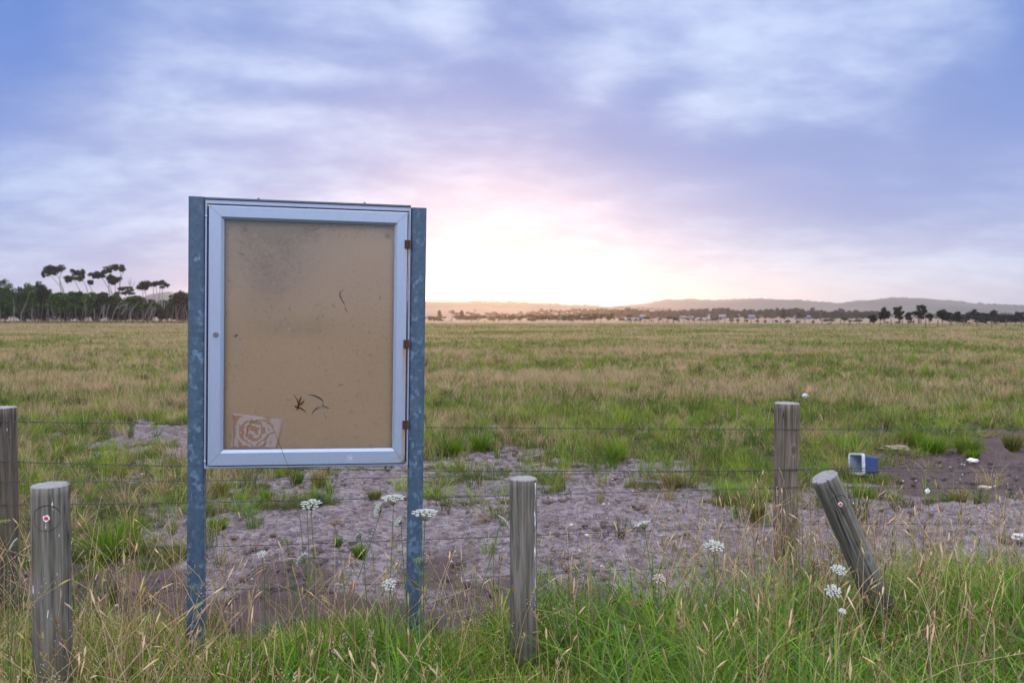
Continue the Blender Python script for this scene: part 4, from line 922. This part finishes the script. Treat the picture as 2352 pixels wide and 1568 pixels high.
zt('widest tall tree, stepped crown climbing up to the right', 256, [(1160, 300, 62, 42), (1250, 290, 80, 50), (1340, 245, 85, 60), (1470, 215, 75, 48), (1520, 235, 42, 38), (1210, 330, 60, 30), (1420, 210, 60, 40)], [[(1410, 580), (1350, 480), (1290, 380), (1250, 320)], [(1470, 570), (1480, 420), (1495, 310), (1480, 240)], [(1495, 320), (1530, 270), (1540, 240)], [(1340, 460), (1370, 340), (1350, 280)]], 1300)
zt('tree with a low helmet shaped crown just below the widest one', 248, [(1370, 350, 65, 50), (1440, 355, 72, 42), (1400, 385, 80, 40)], [[(1430, 580), (1430, 480), (1425, 400)], [(1400, 560), (1370, 470), (1345, 420)]], 700)
zt('low spreading tree with a sparse thin crown', 246, [(1530, 480, 60, 32), (1610, 475, 55, 28), (1560, 525, 90, 28)], [[(1630, 620), (1600, 540), (1570, 490)], [(1590, 620), (1560, 560), (1520, 520)]], 420)
zt('dome crowned tree beside the flat topped one near the sign', 244, [(1770, 430, 90, 55), (1740, 460, 60, 32), (1810, 410, 50, 45)], [[(1840, 690), (1820, 600), (1790, 500), (1770, 450)], [(1780, 640), (1770, 540), (1760, 480)]], 700)
zt('flat topped tree with several pale trunks nearest the sign', 240, [(1930, 410, 60, 34), (2010, 400, 65, 30), (2060, 430, 38, 22), (1890, 425, 40, 25), (2010, 455, 30, 16)], [[(1985, 850), (1950, 720), (1950, 560), (1930, 430)], [(2005, 850), (2005, 640), (2010, 520), (2005, 430)], [(1960, 830), (1955, 700), (1900, 560), (1900, 440)], [(2020, 840), (2035, 690), (2040, 640)], [(1985, 760), (1970, 600), (1985, 450)]], 640, lr=.24)
bag = Bag(); sn = [[(1640, 620), (1632, 520), (1612, 430), (1598, 360)], [(1630, 500), (1650, 430), (1668, 385)], [(1618, 450), (1590, 400), (1585, 370)], [(1612, 430), (1622, 380), (1612, 340)], [(1560, 600), (1545, 430), (1530, 380)], [(1205, 520), (1205, 440), (1195, 390)]]
for i, L in enumerate(sn[:4]): bag.tube([q(x, y, 258) for x, y in L], [.14, .1, .07, .05][:len(L)], 5, (.33, .29, .28))
fo = q(1645, 660, 258); bag.tube([Vector((fo.x, fo.y, 0)), q(1640, 620, 258)], [.2, .14], 5, (.3, .27, .26))
tag(bag.obj('dead_tree', m_bark, None, True), 'bare dead grey tree with forked top among the tall windswept trees', 'tree')
# scrub row
LAB = ['dense green scrub shrub at the photo edge with a ragged top', 'tall scrub shrub, second from the photo edge, a bent pale trunk before it', 'tallest scrub shrub of the row, blocky top, third from the edge', 'rounded scrub shrub right after the tallest shrub', 'low green scrub shrub under the second tall tree', 'scrub shrub under the widest tall tree', 'dark scrub shrub under the helmet crowned tree', 'thin scrub shrub with arching pale stems', 'small scrub shrub under the dome crowned tree', 'short scrub shrub behind the flat topped tree trunks', 'big dark scrub shrub beside the steel post', 'broad scrub shrub partly hidden behind the steel post']
SH = [(60, 360, 150, 760), (330, 390, 125, 780), (520, 375, 115, 800), (740, 500, 140, 820), (930, 490, 130, 820), (1120, 520, 130, 820), (1290, 510, 120, 830), (1450, 560, 110, 820), (1680, 545, 110, 820), (1880, 640, 110, 820), (2240, 500, 130, 820), (2420, 520, 120, 820)]
for i, ((x, yt, w, yb), lab) in enumerate(zip(SH, LAB)):
    D = 228 + (i % 3) * 5; base_y = 870; mid = (yt + 720) / 2; hh = (720 - yt) / 2
    bl = [((x + dx * w, mid + dy * hh), (w * .80, hh * .58)) for dx, dy in ((-.55, .45), (.55, .45), (0, .6), (-.4, -.2), (.4, -.15), (0, -.45), (.1, .1), (-.1, .9), (.6, .85), (-.7, .85), (.15, 1.15), (-.4, 1.1))]
    B = [(tuple(q(a, c_, D)), (qs(rx, D), qs(rx, D) * .8, qs(ry, D))) for (a, c_), (rx, ry) in bl]
    f = q(x, 870, D); f.z = 0; Ls = []
    for k in range(5):
        bx_ = x + random.uniform(-1, 1) * w * .95; tx = bx_ + random.uniform(-50, 60); p0 = q(bx_, 880, D - 3); p0.z = -.1
        Ls.append(([p0, q(bx_ + (tx - bx_) * .35 + random.uniform(-12, 12), 800, D - 3), q(tx, 700, D - 2), q(tx + random.uniform(-40, 40), mid + .2 * hh, D)], random.uniform(.06, .12)))
    tree('scrub_shrub', lab, 'shrub', f, B, Ls, 4600, .36, MG if i not in (2, 6, 10) else DG, (.11, .088, .085) if i % 2 else (.17, .14, .135), 'coastal scrub along the paddock edge', 8)
def pale_stem(pts, lab, D=222):
    bag = Bag()
    for L in pts: bag.tube([q(x, y, D) for x, y in L], [.11, .10, .08, .06, .04][:len(L)], 6, (.20, .17, .165))
    o_ = bag.obj('bare_trunk', m_bark, None, True); return tag(o_, lab, 'tree trunk', 'bare pale trunks in front of the scrub')
pale_stem([[(262, 890), (262, 800), (300, 700), (345, 590), (365, 520)], [(362, 525), (385, 500), (415, 493)]], 'pale bare trunk hooked over at its top against the second shrub')
pale_stem([[(1385, 860), (1410, 770), (1450, 690), (1500, 630), (1560, 600)], [(1440, 720), (1500, 680), (1570, 670)]], 'pale arching trunk sweeping right below the helmet crowned tree')
pale_stem([[(1612, 850), (1620, 760), (1660, 700), (1720, 630)]], 'short pale leaning trunk with a bend, below the dome crowned tree')
pale_stem([[(1790, 830), (1820, 750), (1870, 670), (1900, 610)], [(1860, 830), (1880, 750), (1920, 690)]], 'forked pale trunk pair leaning right beside the flat topped tree')
pale_stem([[(1500, 790), (1540, 740), (1570, 690), (1590, 640)]], 'thin pale stem leaning right under the arching trunk')
pale_stem([[(398, 880), (395, 800), (398, 710)]], 'straight pale trunk at the foot of the tallest shrub', 222)
pale_stem([[(1168, 850), (1170, 800), (1165, 720)]], 'straight thin pale trunk under the low green shrub', 222)
bag = Bag()                            # dead understorey and old trunks in the shade of the row
for k in range(90):
    x = random.uniform(-40, 2500); D = random.uniform(226, 236); p0 = q(x, 880, D); p0.z = -.1; h = random.uniform(90, 200)
    bag.tube([p0, q(x + random.uniform(-15, 15), 880 - h * .5, D), q(x + random.uniform(-40, 40), 880 - h, D)], [.09, .07, .04], 4, np.array((.09, .068, .068)) * random.uniform(.6, 1.5))
tag(bag.obj('dead_understorey', m_bark), 'tangle of thin grey stems under the scrub row', 'undergrowth', kind='stuff')
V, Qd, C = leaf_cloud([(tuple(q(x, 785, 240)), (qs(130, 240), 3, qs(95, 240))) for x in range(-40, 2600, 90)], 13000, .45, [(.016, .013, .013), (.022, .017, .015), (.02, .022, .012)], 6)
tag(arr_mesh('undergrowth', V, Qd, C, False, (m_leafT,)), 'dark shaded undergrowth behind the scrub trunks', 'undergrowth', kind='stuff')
V, Qd, C = leaf_cloud([(tuple(q(x, yc, 247)), (qs(105, 247), 4, qs(125, 247))) for x, yc in [(x, 630 if x < 1450 else 690) for x in range(-60, 2100, 75)] + [(2160, 640), (2250, 610), (2340, 620), (2440, 620)]], 15000, .45, MG + DG, 7)
tag(arr_mesh('scrub_thicket', V, Qd, C, False, (m_leafT,)), 'dense green thicket filling the gaps behind the scrub row', 'thicket', kind='stuff')
x = rng.uniform(-185, -70, 9000); y = rng.uniform(205, 226, 9000); h = rng.uniform(.3, .9, 9000); c = pick(TAN + OLIVE + OLIVE, 9000) * .7
V, Qd, C = blades(x, y, np.zeros(9000), h, rng.uniform(.10, .22, 9000), h * .3, rng.uniform(0, 6.28, 9000), c * .9, c, 2)
tag(arr_mesh('rank_grass', V, Qd, C, False, (m_dry,)), 'tall straw coloured grass along the foot of the scrub row', 'grass', kind='stuff')
# ------------------------------------------------------------------ far side of the paddock
def z4(zx, zy): return (1700 + zx / 1.96) * .57422, (1100 + zy / 1.96) * .57422
def z5(zx, zy): return (2900 + zx / 1.9666) * .57422, (1100 + zy / 1.9666) * .57422
def far_tree(zf, cx_, top, base_, hw, D, label, pal, n, size, name='umbrella_tree', cat='tree', group=None, shape='umb', bark=GREYB, stems=4):
    sx, sb = zf(cx_, base_); _, st = zf(cx_, top); w = hw / 1.96 * .57422 / F * D; f = P(sx, sb, D); f.z = 0; topz = P(sx, st, D).z; B = []; Ls = []
    if shape == 'umb':
        ch = topz * .42
        for k in range(5): dx = random.uniform(-.6, .6) * w; B.append(((f.x + dx, D + random.uniform(-.4, .4) * w, topz - ch * (.5 + .35 * abs(dx) / w)), (w * random.uniform(.40, .62), w * .5, ch * .5)))
    elif shape == 'round':
        for k in range(9): a = random.uniform(0, 6.28); dx = math.cos(a) * w * .55 * random.random() ** .5; zz = topz * random.uniform(.34, .82); B.append(((f.x + dx, D + math.sin(a) * w * .4, zz), (w * random.uniform(.38, .55), w * .45, topz * random.uniform(.12, .2))))
        B.append(((f.x, D, topz * .86), (w * .5, w * .5, topz * .14)))
    for k in range(stems):
        b_ = B[k % len(B)][0]; x0 = f.x + random.uniform(-.25, .25) * w; Ls.append(([Vector((x0, D, -.1)), Vector((x0 * .6 + b_[0] * .4, D, topz * .3)), Vector(b_)], max(.035, w * (.035 if shape == 'umb' else .06))))
    return tree(name, label, cat, f, B, Ls, n, size, pal, bark, group, 6)
UMB = [(365, 305, 362, 35), (415, 305, 362, 30), (470, 310, 364, 28), (535, 345, 364, 14), (575, 312, 350, 22), (755, 312, 365, 18), (1040, 322, 372, 24), (1240, 330, 374, 16), (1380, 315, 375, 25), (1605, 300, 362, 30), (1775, 345, 385, 14), (1840, 335, 384, 25), (1950, 322, 382, 25), (2100, 340, 386, 16)]
UMB5 = [(60, 340, 395, 28), (100, 338, 390, 15), (165, 343, 397, 20), (255, 347, 397, 18), (315, 350, 392, 12), (400, 348, 393, 18), (575, 353, 398, 20), (690, 353, 405, 20), (1280, 360, 400, 16), (1890, 360, 412, 18), (1920, 366, 412, 14), (2130, 365, 420, 25), (2050, 365, 415, 16)]
SM = [(.040, .048, .022), (.050, .058, .026), (.032, .040, .02)]
GL = 'umbrella trees along the far side of the paddock'
for a in UMB: far_tree(z4, *a, 245, 'small umbrella shaped tree in the far row below the sunrise', SM, 170, .16, group=GL)
for a in UMB5: far_tree(z5, *a, 165, 'small thin umbrella tree in the far row below the lavender hills', SM, 150, .11, group=GL + ' to the right')
for zf, a, D, lab, pal in ((z4, (205, 262, 330, 52), 330, 'large lone spreading tree beside the right steel post, under the glow', SM), (z4, (660, 308, 366, 38), 245, 'broad umbrella tree just right of the brightest glow', SM), (z4, (935, 312, 372, 30), 245, 'umbrella tree with forked stems in front of the long dark copse', SM), (z4, (1168, 312, 375, 44), 245, 'wide umbrella tree with many stems at the end of the dark copse', SM),
                           (z4, (1325, 318, 376, 38), 245, 'umbrella tree left of the grazing cattle', SM), (z4, (1730, 322, 384, 40), 245, 'flat dark umbrella tree in front of the first white house', DG), (z4, (1893, 320, 386, 54), 245, 'widest flat topped umbrella tree, right of the first white house', DG), (z4, (2052, 332, 386, 34), 245, 'dark umbrella tree right of the widest flat topped one', DG), (z4, (2292, 330, 384, 40), 245, 'umbrella tree in front of the far blue roofed house', DG),
                           (z5, (495, 350, 402, 32), 165, 'green capped umbrella tree before the mid woodland', MG), (z5, (815, 338, 406, 62), 165, 'broadest bright green umbrella bush in the far row', MG), (z5, (930, 330, 406, 42), 165, 'green umbrella tree next to the broadest bush', MG), (z5, (990, 348, 406, 26), 167, 'small green umbrella tree between two larger ones', MG), (z5, (1045, 343, 409, 42), 164, 'green umbrella tree, last of the bright green group', MG),
                           (z5, (1360, 361, 399, 22), 165, 'bright little green tree in front of the tall dark trees', MG), (z5, (1465, 357, 416, 30), 160, 'dark small umbrella tree below the tallest dark tree', SM), (z5, (1775, 343, 414, 30), 160, 'yellowish green small tree right of the tall dark trees', [(.07, .085, .025), (.09, .10, .03)])):
    far_tree(zf, *a, D, lab, pal, 420 if a[3] > 35 else 280, .16 if D > 200 else .12)
for a, D, lab in (((1248, 250, 397, 56), 190, 'tall dark rounded tree, first of the big four under the lavender hill'), ((1368, 240, 397, 54), 195, 'tall dark tree, second of the big four'), ((1528, 226, 402, 68), 190, 'tallest dark tree on the far side of the paddock'), ((1704, 263, 406, 62), 185, 'dome shaped dark tree right of the tallest one'),
                  ((1825, 280, 404, 48), 205, 'dark tree beside the dome shaped one'), ((1165, 308, 410, 48), 180, 'lower green tree left of the big dark four'), ((1610, 300, 402, 36), 205, 'narrow dark tree between the tallest and the dome'), ((1440, 288, 400, 36), 210, 'thin grey tree left of the tallest dark tree')):
    far_tree(z5, *a, D, lab, [(.020, .026, .016), (.030, .036, .02), (.024, .03, .02)], 1300, .30, 'paddock_tree', 'tree', 'large dark trees beyond the paddock', 'round', GREYB, 3)
# woods that read as a mass
def wood_mass(name, label, spans, n, size, pal):
    B = []; f = np.zeros(3)
    for zf, x0, x1, t0, t1, bs, D, step in spans:
        x_ = x0
        while x_ < x1:
            u = (x_ - x0) / (x1 - x0); tp = t0 + (t1 - t0) * u + random.uniform(-9, 12); sx, sy = zf(x_, tp); zt_ = max(P(sx, sy, D).z, 1.2); p = P(sx, sy, D + random.uniform(-12, 12)); w = step / 1.96 * .57422 / F * D
            B.append(((p.x, p.y, zt_ * .76), (w * random.uniform(.7, 1.3), w, zt_ * .25))); B.append(((p.x + random.uniform(-w, w), p.y, zt_ * .42), (w * 1.2, w, zt_ * .40)))
            x_ += step * random.uniform(.7, 1.2)
    V, Qd, C = leaf_cloud(B, n, size, pal, 5); return tag(arr_mesh(name, V, Qd, C, False, (m_leafT,)), label, 'woodland', kind='stuff')
WP = [(.030, .036, .022), (.040, .046, .028), (.026, .030, .022)]
wood_mass('far_copse', 'long low dark copse behind the umbrella trees below the sunrise', [(z4, 800, 1480, 312, 292, 345, 330, 40), (z4, -40, 130, 308, 312, 330, 350, 36), (z4, 250, 800, 318, 318, 350, 420, 40)], 6500, .42, WP)
wood_mass('far_woodland', 'broad dark woodland belt in front of the hills', [(z4, 1230, 1700, 276, 256, 340, 830, 40), (z4, 1480, 2380, 274, 262, 345, 800, 32), (z5, -20, 620, 276, 258, 345, 760, 32), (z5, 560, 1200, 268, 282, 350, 720, 32)], 48000, 1.25, WP)
wood_mass('right_woodland', 'dark woodland reaching the right side of the photo behind the far fence', [(z5, 1740, 2700, 300, 292, 396, 250, 50), (z5, 1800, 2700, 330, 320, 400, 235, 50)], 12000, .42, [(.020, .023, .02), (.028, .03, .025), (.024, .024, .022)])
wood_mass('glow_woods', 'pale line of trees dissolving in the glow under the low hill', [(z4, 260, 1000, 292, 288, 320, 700, 34), (z4, 900, 1500, 262, 258, 300, 900, 44)], 6000, 1.0, WP)
GT = 'single trees standing over the far woodland'
for zf, cx_, top, base_, hw, D, lab in ((z4, 2210, 256, 340, 40, 880, 'round headed tree rising over the woodland near the blue roofed house'), (z4, 2035, 268, 340, 36, 900, 'grey green tree rising over the woodland above the white sheds'), (z4, 1440, 266, 335, 26, 940, 'thin topped tree at the end of the dark copse skyline'), (z5, 190, 268, 345, 34, 800, 'open crowned tree, first above the woodland on the lavender hill side'), (z5, 365, 262, 350, 42, 800, 'broad tree over the woodland, second on the lavender hill side'), (z5, 545, 255, 350, 40, 790, 'tallest tree of the woodland skyline before the lavender hills'), (z5, 690, 250, 350, 46, 790, 'twin headed tree on the woodland skyline'), (z5, 905, 254, 350, 38, 790, 'pointed tree on the woodland skyline'), (z5, 1035, 268, 350, 48, 780, 'rounded tree at the right end of the mid woodland'), (z5, 605, 285, 385, 56, 520, 'lighter green tree in front of the mid woodland'), (z5, 470, 270, 375, 50, 600, 'pale green tree between the skyline trees'), (z5, 1960, 268, 398, 44, 245, 'domed tree over the right woodland'), (z5, 2115, 266, 398, 40, 245, 'ragged topped tree over the right woodland'), (z5, 2300, 282, 400, 40, 245, 'tree on the right woodland skyline at the photo edge'), (z4, 118, 276, 312, 18, 420, 'small pale tree beside the large lone tree'), (z4, 288, 273, 322, 14, 420, 'thin tree right of the large lone tree')):
    far_tree(zf, cx_, top, base_, hw, D, lab, WP, 420, .0016 * D, 'woodland_tree', 'tree', GT, 'round', GREYB, 2)
# houses half hidden in the trees
m_hw = plain('house_wall', (.14, .15, .18), .8, 0, .05); m_hr = plain('house_roof', (.08, .10, .15), .6, 0, .1); m_win = plain('window_dark', (.04, .05, .07), .2)
def house(zf, zx, zy, D, w, d, h, rh, label, white_roof=False):
    p = P(*zf(zx, zy), D); w, d, h, rh = w * .7, d * .7, h * .72, rh * .7
    p = P(*zf(zx, zy), D); e = empty('house', (p.x, p.y, 0), (0, 0, random.uniform(-.3, .3)), label=label, cat='house')
    bm = bmesh.new(); box(bm, (-w / 2, 0, 0), (w / 2, d, h)); wl = bm_obj('wall', bm, m_hw, e)
    bm = bmesh.new(); o_ = .4; a = [bm.verts.new(v) for v in ((-w / 2 - o_, -o_, h + .01), (w / 2 + o_, -o_, h + .01), (w / 2 + o_, d + o_, h + .01), (-w / 2 - o_, d + o_, h + .01), (-w / 2 - o_, d / 2, h + rh), (w / 2 + o_, d / 2, h + rh))]
    for f_ in ((0, 1, 5, 4), (2, 3, 4, 5), (0, 4, 3), (1, 2, 5), (0, 3, 2, 1)): bm.faces.new([a[i] for i in f_])
    bm_obj('roof', bm, m_hr if not white_roof else m_hw, e)
    for k in (-.3, .05, .32):
        bm = bmesh.new(); box(bm, (k * w - .6, -.05, h * .35), (k * w + .6, .02, h * .75)); bm_obj('window', bm, m_win, wl)
house(z4, 1707, 330, 790, 7, 5, 3.6, 2.6, 'small white house with a blue grey roof behind the flat dark umbrella tree')
house(z4, 2030, 330, 770, 8, 5, 2.8, 1.4, 'low white shed pair seen over the cattle paddock', True)
house(z4, 2095, 335, 770, 4, 4, 2.6, 1.6, 'smaller shed beside the low white shed')
house(z4, 2335, 335, 740, 8, 6, 3.6, 2.6, 'blue roofed house in the woodland, partly behind umbrella trees')
house(z5, 213, 338, 700, 7, 5, 3.2, 2.2, 'pale house under the first woodland skyline tree')
house(z5, 650, 352, 640, 8, 5, 3.2, 1.4, 'pale blue shed in front of the mid woodland')
house(z5, 575, 350, 640, 6, 5, 3, 1.6, 'small pale cottage left of the pale blue shed')
# power poles
m_pole = plain('pole_wood', (.12, .09, .08), .9)
def pole(zf, zx, zt_, zb, D, label):
    f = P(*zf(zx, zb), D); f.z = 0; t = P(*zf(zx, zt_), D).z; e = empty('power_pole', f, label=label, cat='power pole'); b1 = Bag(); b1.tube([Vector((0, 0, -.5)), Vector((0, 0, t))], [.20, .15], 8, (1, 1, 1)); b1.obj('pole', m_pole, e)
    b2 = bmesh.new(); box(b2, (-1.2, -.24, t - .8), (1.2, -.12, t - .6)); bm_obj('crossarm', b2, m_pole, e)
pole(z4, 392, 263, 325, 430, 'thin power pole standing in the glow under the low hill'); pole(z5, 750, 305, 352, 330, 'pale power pole before the mid woodland')
# far fences
def far_fence(label, A_, B_, n, h):
    A_, B_ = Vector(A_), Vector(B_); e = empty('paddock_fence', A_, label=label, cat='fence')
    for i in range(n):
        p = A_.lerp(B_, i / (n - 1)) - A_; bm = bmesh.new(); bmesh.ops.create_cone(bm, cap_ends=True, segments=6, radius1=.08, radius2=.07, depth=h + random.uniform(-.1, .1), matrix=Matrix.Translation((p.x, p.y, h / 2))); bm_obj('post', bm, m_pole, e)
    for zz in (.45, .75, 1.05):
        bg_ = Bag(); bg_.tube([Vector((0, 0, zz)), B_ - A_ + Vector((0, 0, zz))], .012, 4); bg_.obj('wire', m_wire, e)
pA, pB = G(1440, 740.5), G(2420, 753); far_fence('far post and wire fence closing the paddock below the umbrella trees', pA, pB, 52, 1.2)
pA, pB = q(-60, 905, 214), q(2330, 860, 222); pA.z = pB.z = 0; far_fence('post and wire fence running before the coastal scrub', pA, pB, 20, 1.6)
# cattle grazing
def cow(zx, zy, D, face, pal, label, headup):
    f = P(*z4(zx, zy), D); f.z = 0; bag = Bag(); s = .85; k, wht = pal
    Vt, Qt = tube_arrays([Vector(v) * s for v in ((-1.08, 0, 1.18), (-.95, 0, 1.20), (-.6, 0, 1.12), (0, 0, 1.05), (.5, 0, 1.10), (.85, 0, 1.18), (1.05, 0, 1.22), (1.25, 0, 1.30 if headup else 1.05), (1.45, 0, 1.5 if headup else .65), (1.62, 0, 1.48 if headup else .42), (1.85, 0, 1.34 if headup else .16))], [.10, .30, .40, .44, .40, .38, .30, .22, .20, .17, .09], 10)
    n = fbm(Vt[:, 0] * 1.6 + zx, Vt[:, 2] * 1.6 + Vt[:, 1], 131, 2); Ct = np.where((n > .5)[:, None], np.array(k), np.array(wht)); bag.add(Vt, Qt); bag.C[-1] = Ct
    for lx, ly in ((-.82, .2), (-.82, -.2), (.72, .18), (.72, -.18)):
        bk = lx < 0; bag.tube([Vector(v) * s for v in ((lx, ly, 1.0), (lx + (.06 if bk else 0), ly, .72), (lx - (.07 if bk else -.02), ly, .46), (lx, ly, .1), (lx + .03, ly, 0))], [.15, .10, .06, .05, .06], 6, k if random.random() < .5 else wht)
    bag.tube([Vector(v) * s for v in ((-1.1, 0, 1.25), (-1.2, 0, .9), (-1.18, 0, .5))], [.04, .025, .04], 5, k)
    hx, hz = (1.5, 1.6) if headup else (1.42, .78)
    for sg in (1, -1): bag.tube([Vector(v) * s for v in ((hx, sg * .12, hz), (hx - .04, sg * .26, hz + .01), (hx - .05, sg * .34, hz - .04))], [.05, .06, .02], 5, k)
    o_ = bag.obj('cow', m_cow, None, True); o_.location = f; o_.rotation_euler = (0, 0, face); return tag(o_, label, 'cow', 'cattle grazing beyond the umbrella trees')
m_cow = leaf_mat('cow_hide', 0, .8); KW = ((.02, .02, .022), (.34, .32, .31)); WK = ((.26, .25, .24), (.34, .32, .31)); BK = ((.02, .02, .022), (.03, .028, .03))
for zx, zy, fc, pal, lab, hu in ((1540, 357, 0, BK, 'black cow furthest to the left of the grazing herd', False), (1580, 359, .3, WK, 'white cow in front of the left black cow', False), (1597, 357, 3.0, BK, 'black cow touching the white cow', True), (1662, 357, .2, KW, 'black and white cow left of the flat dark umbrella tree', False), (1680, 357, 3.3, KW, 'second patched cow left of the flat dark umbrella tree', False), (1632, 355, 1.2, WK, 'pale cow seen end on between the herd groups', False), (1965, 360, .1, BK, 'black cow under the widest umbrella tree', False), (2150, 364, .2, KW, 'patched cow right of the dark umbrella tree', False), (2175, 364, 3.0, KW, 'patched cow standing with its mate right of the dark umbrella tree', True), (2255, 363, 0, BK, 'black cow just before the blue roofed house tree', False), (2230, 364, 2.8, KW, 'patched cow behind the herd on the house side', False)):
    cow(zx, zy, 285, fc, pal, lab, hu)
# ------------------------------------------------------------------ hills
def hills():
    rows = []; na = 260; azs = np.linspace(R(-44), R(44), na)
    def prof(pts, az):                 # skyline given as photo points -> elevation
        a = [math.atan((p[0] - CX) / F) for p in pts]; e_ = [math.atan((728 - p[1]) / F * math.cos(t)) for p, t in zip(pts, a)]; return np.interp(az, a, e_)
    S1 = [(-900, 716), (-300, 712), (0, 706), (300, 700), (340, 676), (390, 669), (430, 680), (700, 690), (980, 691.5), (1070, 692), (1180, 694), (1260, 698), (1400, 704), (1500, 710), (1700, 716), (2000, 722), (3300, 724)]
    S2 = [(-900, 726), (1000, 724), (1200, 716), (1300, 712), (1400, 704), (1480, 696), (1530, 687), (1580, 687), (1650, 689), (1720, 686), (1800, 687), (1860, 690), (1880, 694), (1930, 695), (1990, 689), (2040, 684), (2120, 684), (2180, 690), (2260, 698), (2352, 702), (2700, 704), (3300, 712)]
    ds = np.concatenate([np.linspace(720, 1500, 27), np.linspace(1540, 2600, 22)])
    A_, D_ = np.meshgrid(azs, ds, indexing='ij')
    zr = np.zeros_like(A_)
    for S, d0, wd, sd in ((S1, 1500, 480, 201), (S2, 2150, 620, 211)):
        top = np.tan(prof(S, A_)) * d0 + H; sh = np.clip(1 - np.abs(D_ - d0) / wd, 0, 1); sh = sh * sh * (3 - 2 * sh)
        un = (fbm(A_ * 60, D_ * .006, sd, 4) - .5) * .55 * sh * (1 - sh) * 4
        zr = np.maximum(zr, np.maximum(top, 0) * np.clip(sh + un * .5, 0, 1))
    X_, Y_ = np.sin(A_) * D_, np.cos(A_) * D_; zr = zr - .4 * (zr < .2)
    ii = np.arange(A_.size).reshape(A_.shape); Qd = np.stack([ii[:-1, :-1], ii[1:, :-1], ii[1:, 1:], ii[:-1, 1:]], -1).reshape(-1, 4)
    m, nt, b, o = new_mat('hill_grass'); n1 = noise(nt, scalev(nt, o, .004, .004, .03), 1, 6, .65); n2 = noise(nt, o, .012, 5, .7)
    c = mix(nt, n1.ss(.35, .65), (.06, .055, .045), (.125, .10, .075)); c = mix(nt, n2.ss(.55, .66) * .75, c, (.05, .06, .035)); setc(nt, b, c, 1.0)
    tag(arr_mesh('hills', np.stack([X_, Y_, zr], -1).reshape(-1, 3), Qd, None, True, (m,)), kind='structure')
    # trees along the ridges
    B = []
    for S, d0, rng_, dens in ((S1, 1490, (R(-3), R(12)), .9), (S2, 2130, (R(8), R(34)), .30)):
        az = rng_[0]
        while az < rng_[1]:
            if fbm(np.array(az * 90), np.array(3.), 77, 2) > (.5 if dens < .5 else .3):
                e_ = float(prof(S, np.array([az]))[0]); zt_ = math.tan(e_) * d0 + H; hh = random.uniform(2, 5.5)
                B.append(((math.sin(az) * d0, math.cos(az) * d0 - 4, zt_ + hh * .1), (random.uniform(3, 8), 4, hh * .6)))
            az += R(.09)
    # scattered copses on the slopes in front
    for k in range(150):
        az = random.uniform(R(6), R(34)); d0 = random.uniform(1000, 1400); B.append(((math.sin(az) * d0, math.cos(az) * d0, random.uniform(2, 5)), (random.uniform(6, 18), 6, random.uniform(3, 5.5))))
    V, Qd, C = leaf_cloud(B, 9000, 1.6, WP, 5); tag(arr_mesh('hill_woods', V, Qd, C, False, (m_leafT,)), 'faint lines of trees along the hill ridges and their slopes', 'woodland', kind='stuff')
hills()
# ------------------------------------------------------------------ the air
HAZE_D, HAZE_G = .00022, .80
bm = bmesh.new(); box(bm, (-3300, -3300, -1.6), (3300, 3300, 78)); m = bpy.data.materials.new('haze'); m.use_nodes = True; nt = m.node_tree; nt.nodes.remove(nt.nodes['Principled BSDF'])
pv = nt.nodes.new('ShaderNodeVolumePrincipled'); pv.inputs['Color'].default_value = (.96, .95, .97, 1); pv.inputs['Density'].default_value = HAZE_D; pv.inputs['Anisotropy'].default_value = HAZE_G
nt.links.new(pv.outputs[0], nt.nodes['Material Output'].inputs['Volume'])
hz = bm_obj('haze', bm, m); tag(hz, 'thin pale dawn haze over the paddock and hills', 'haze', kind='stuff')
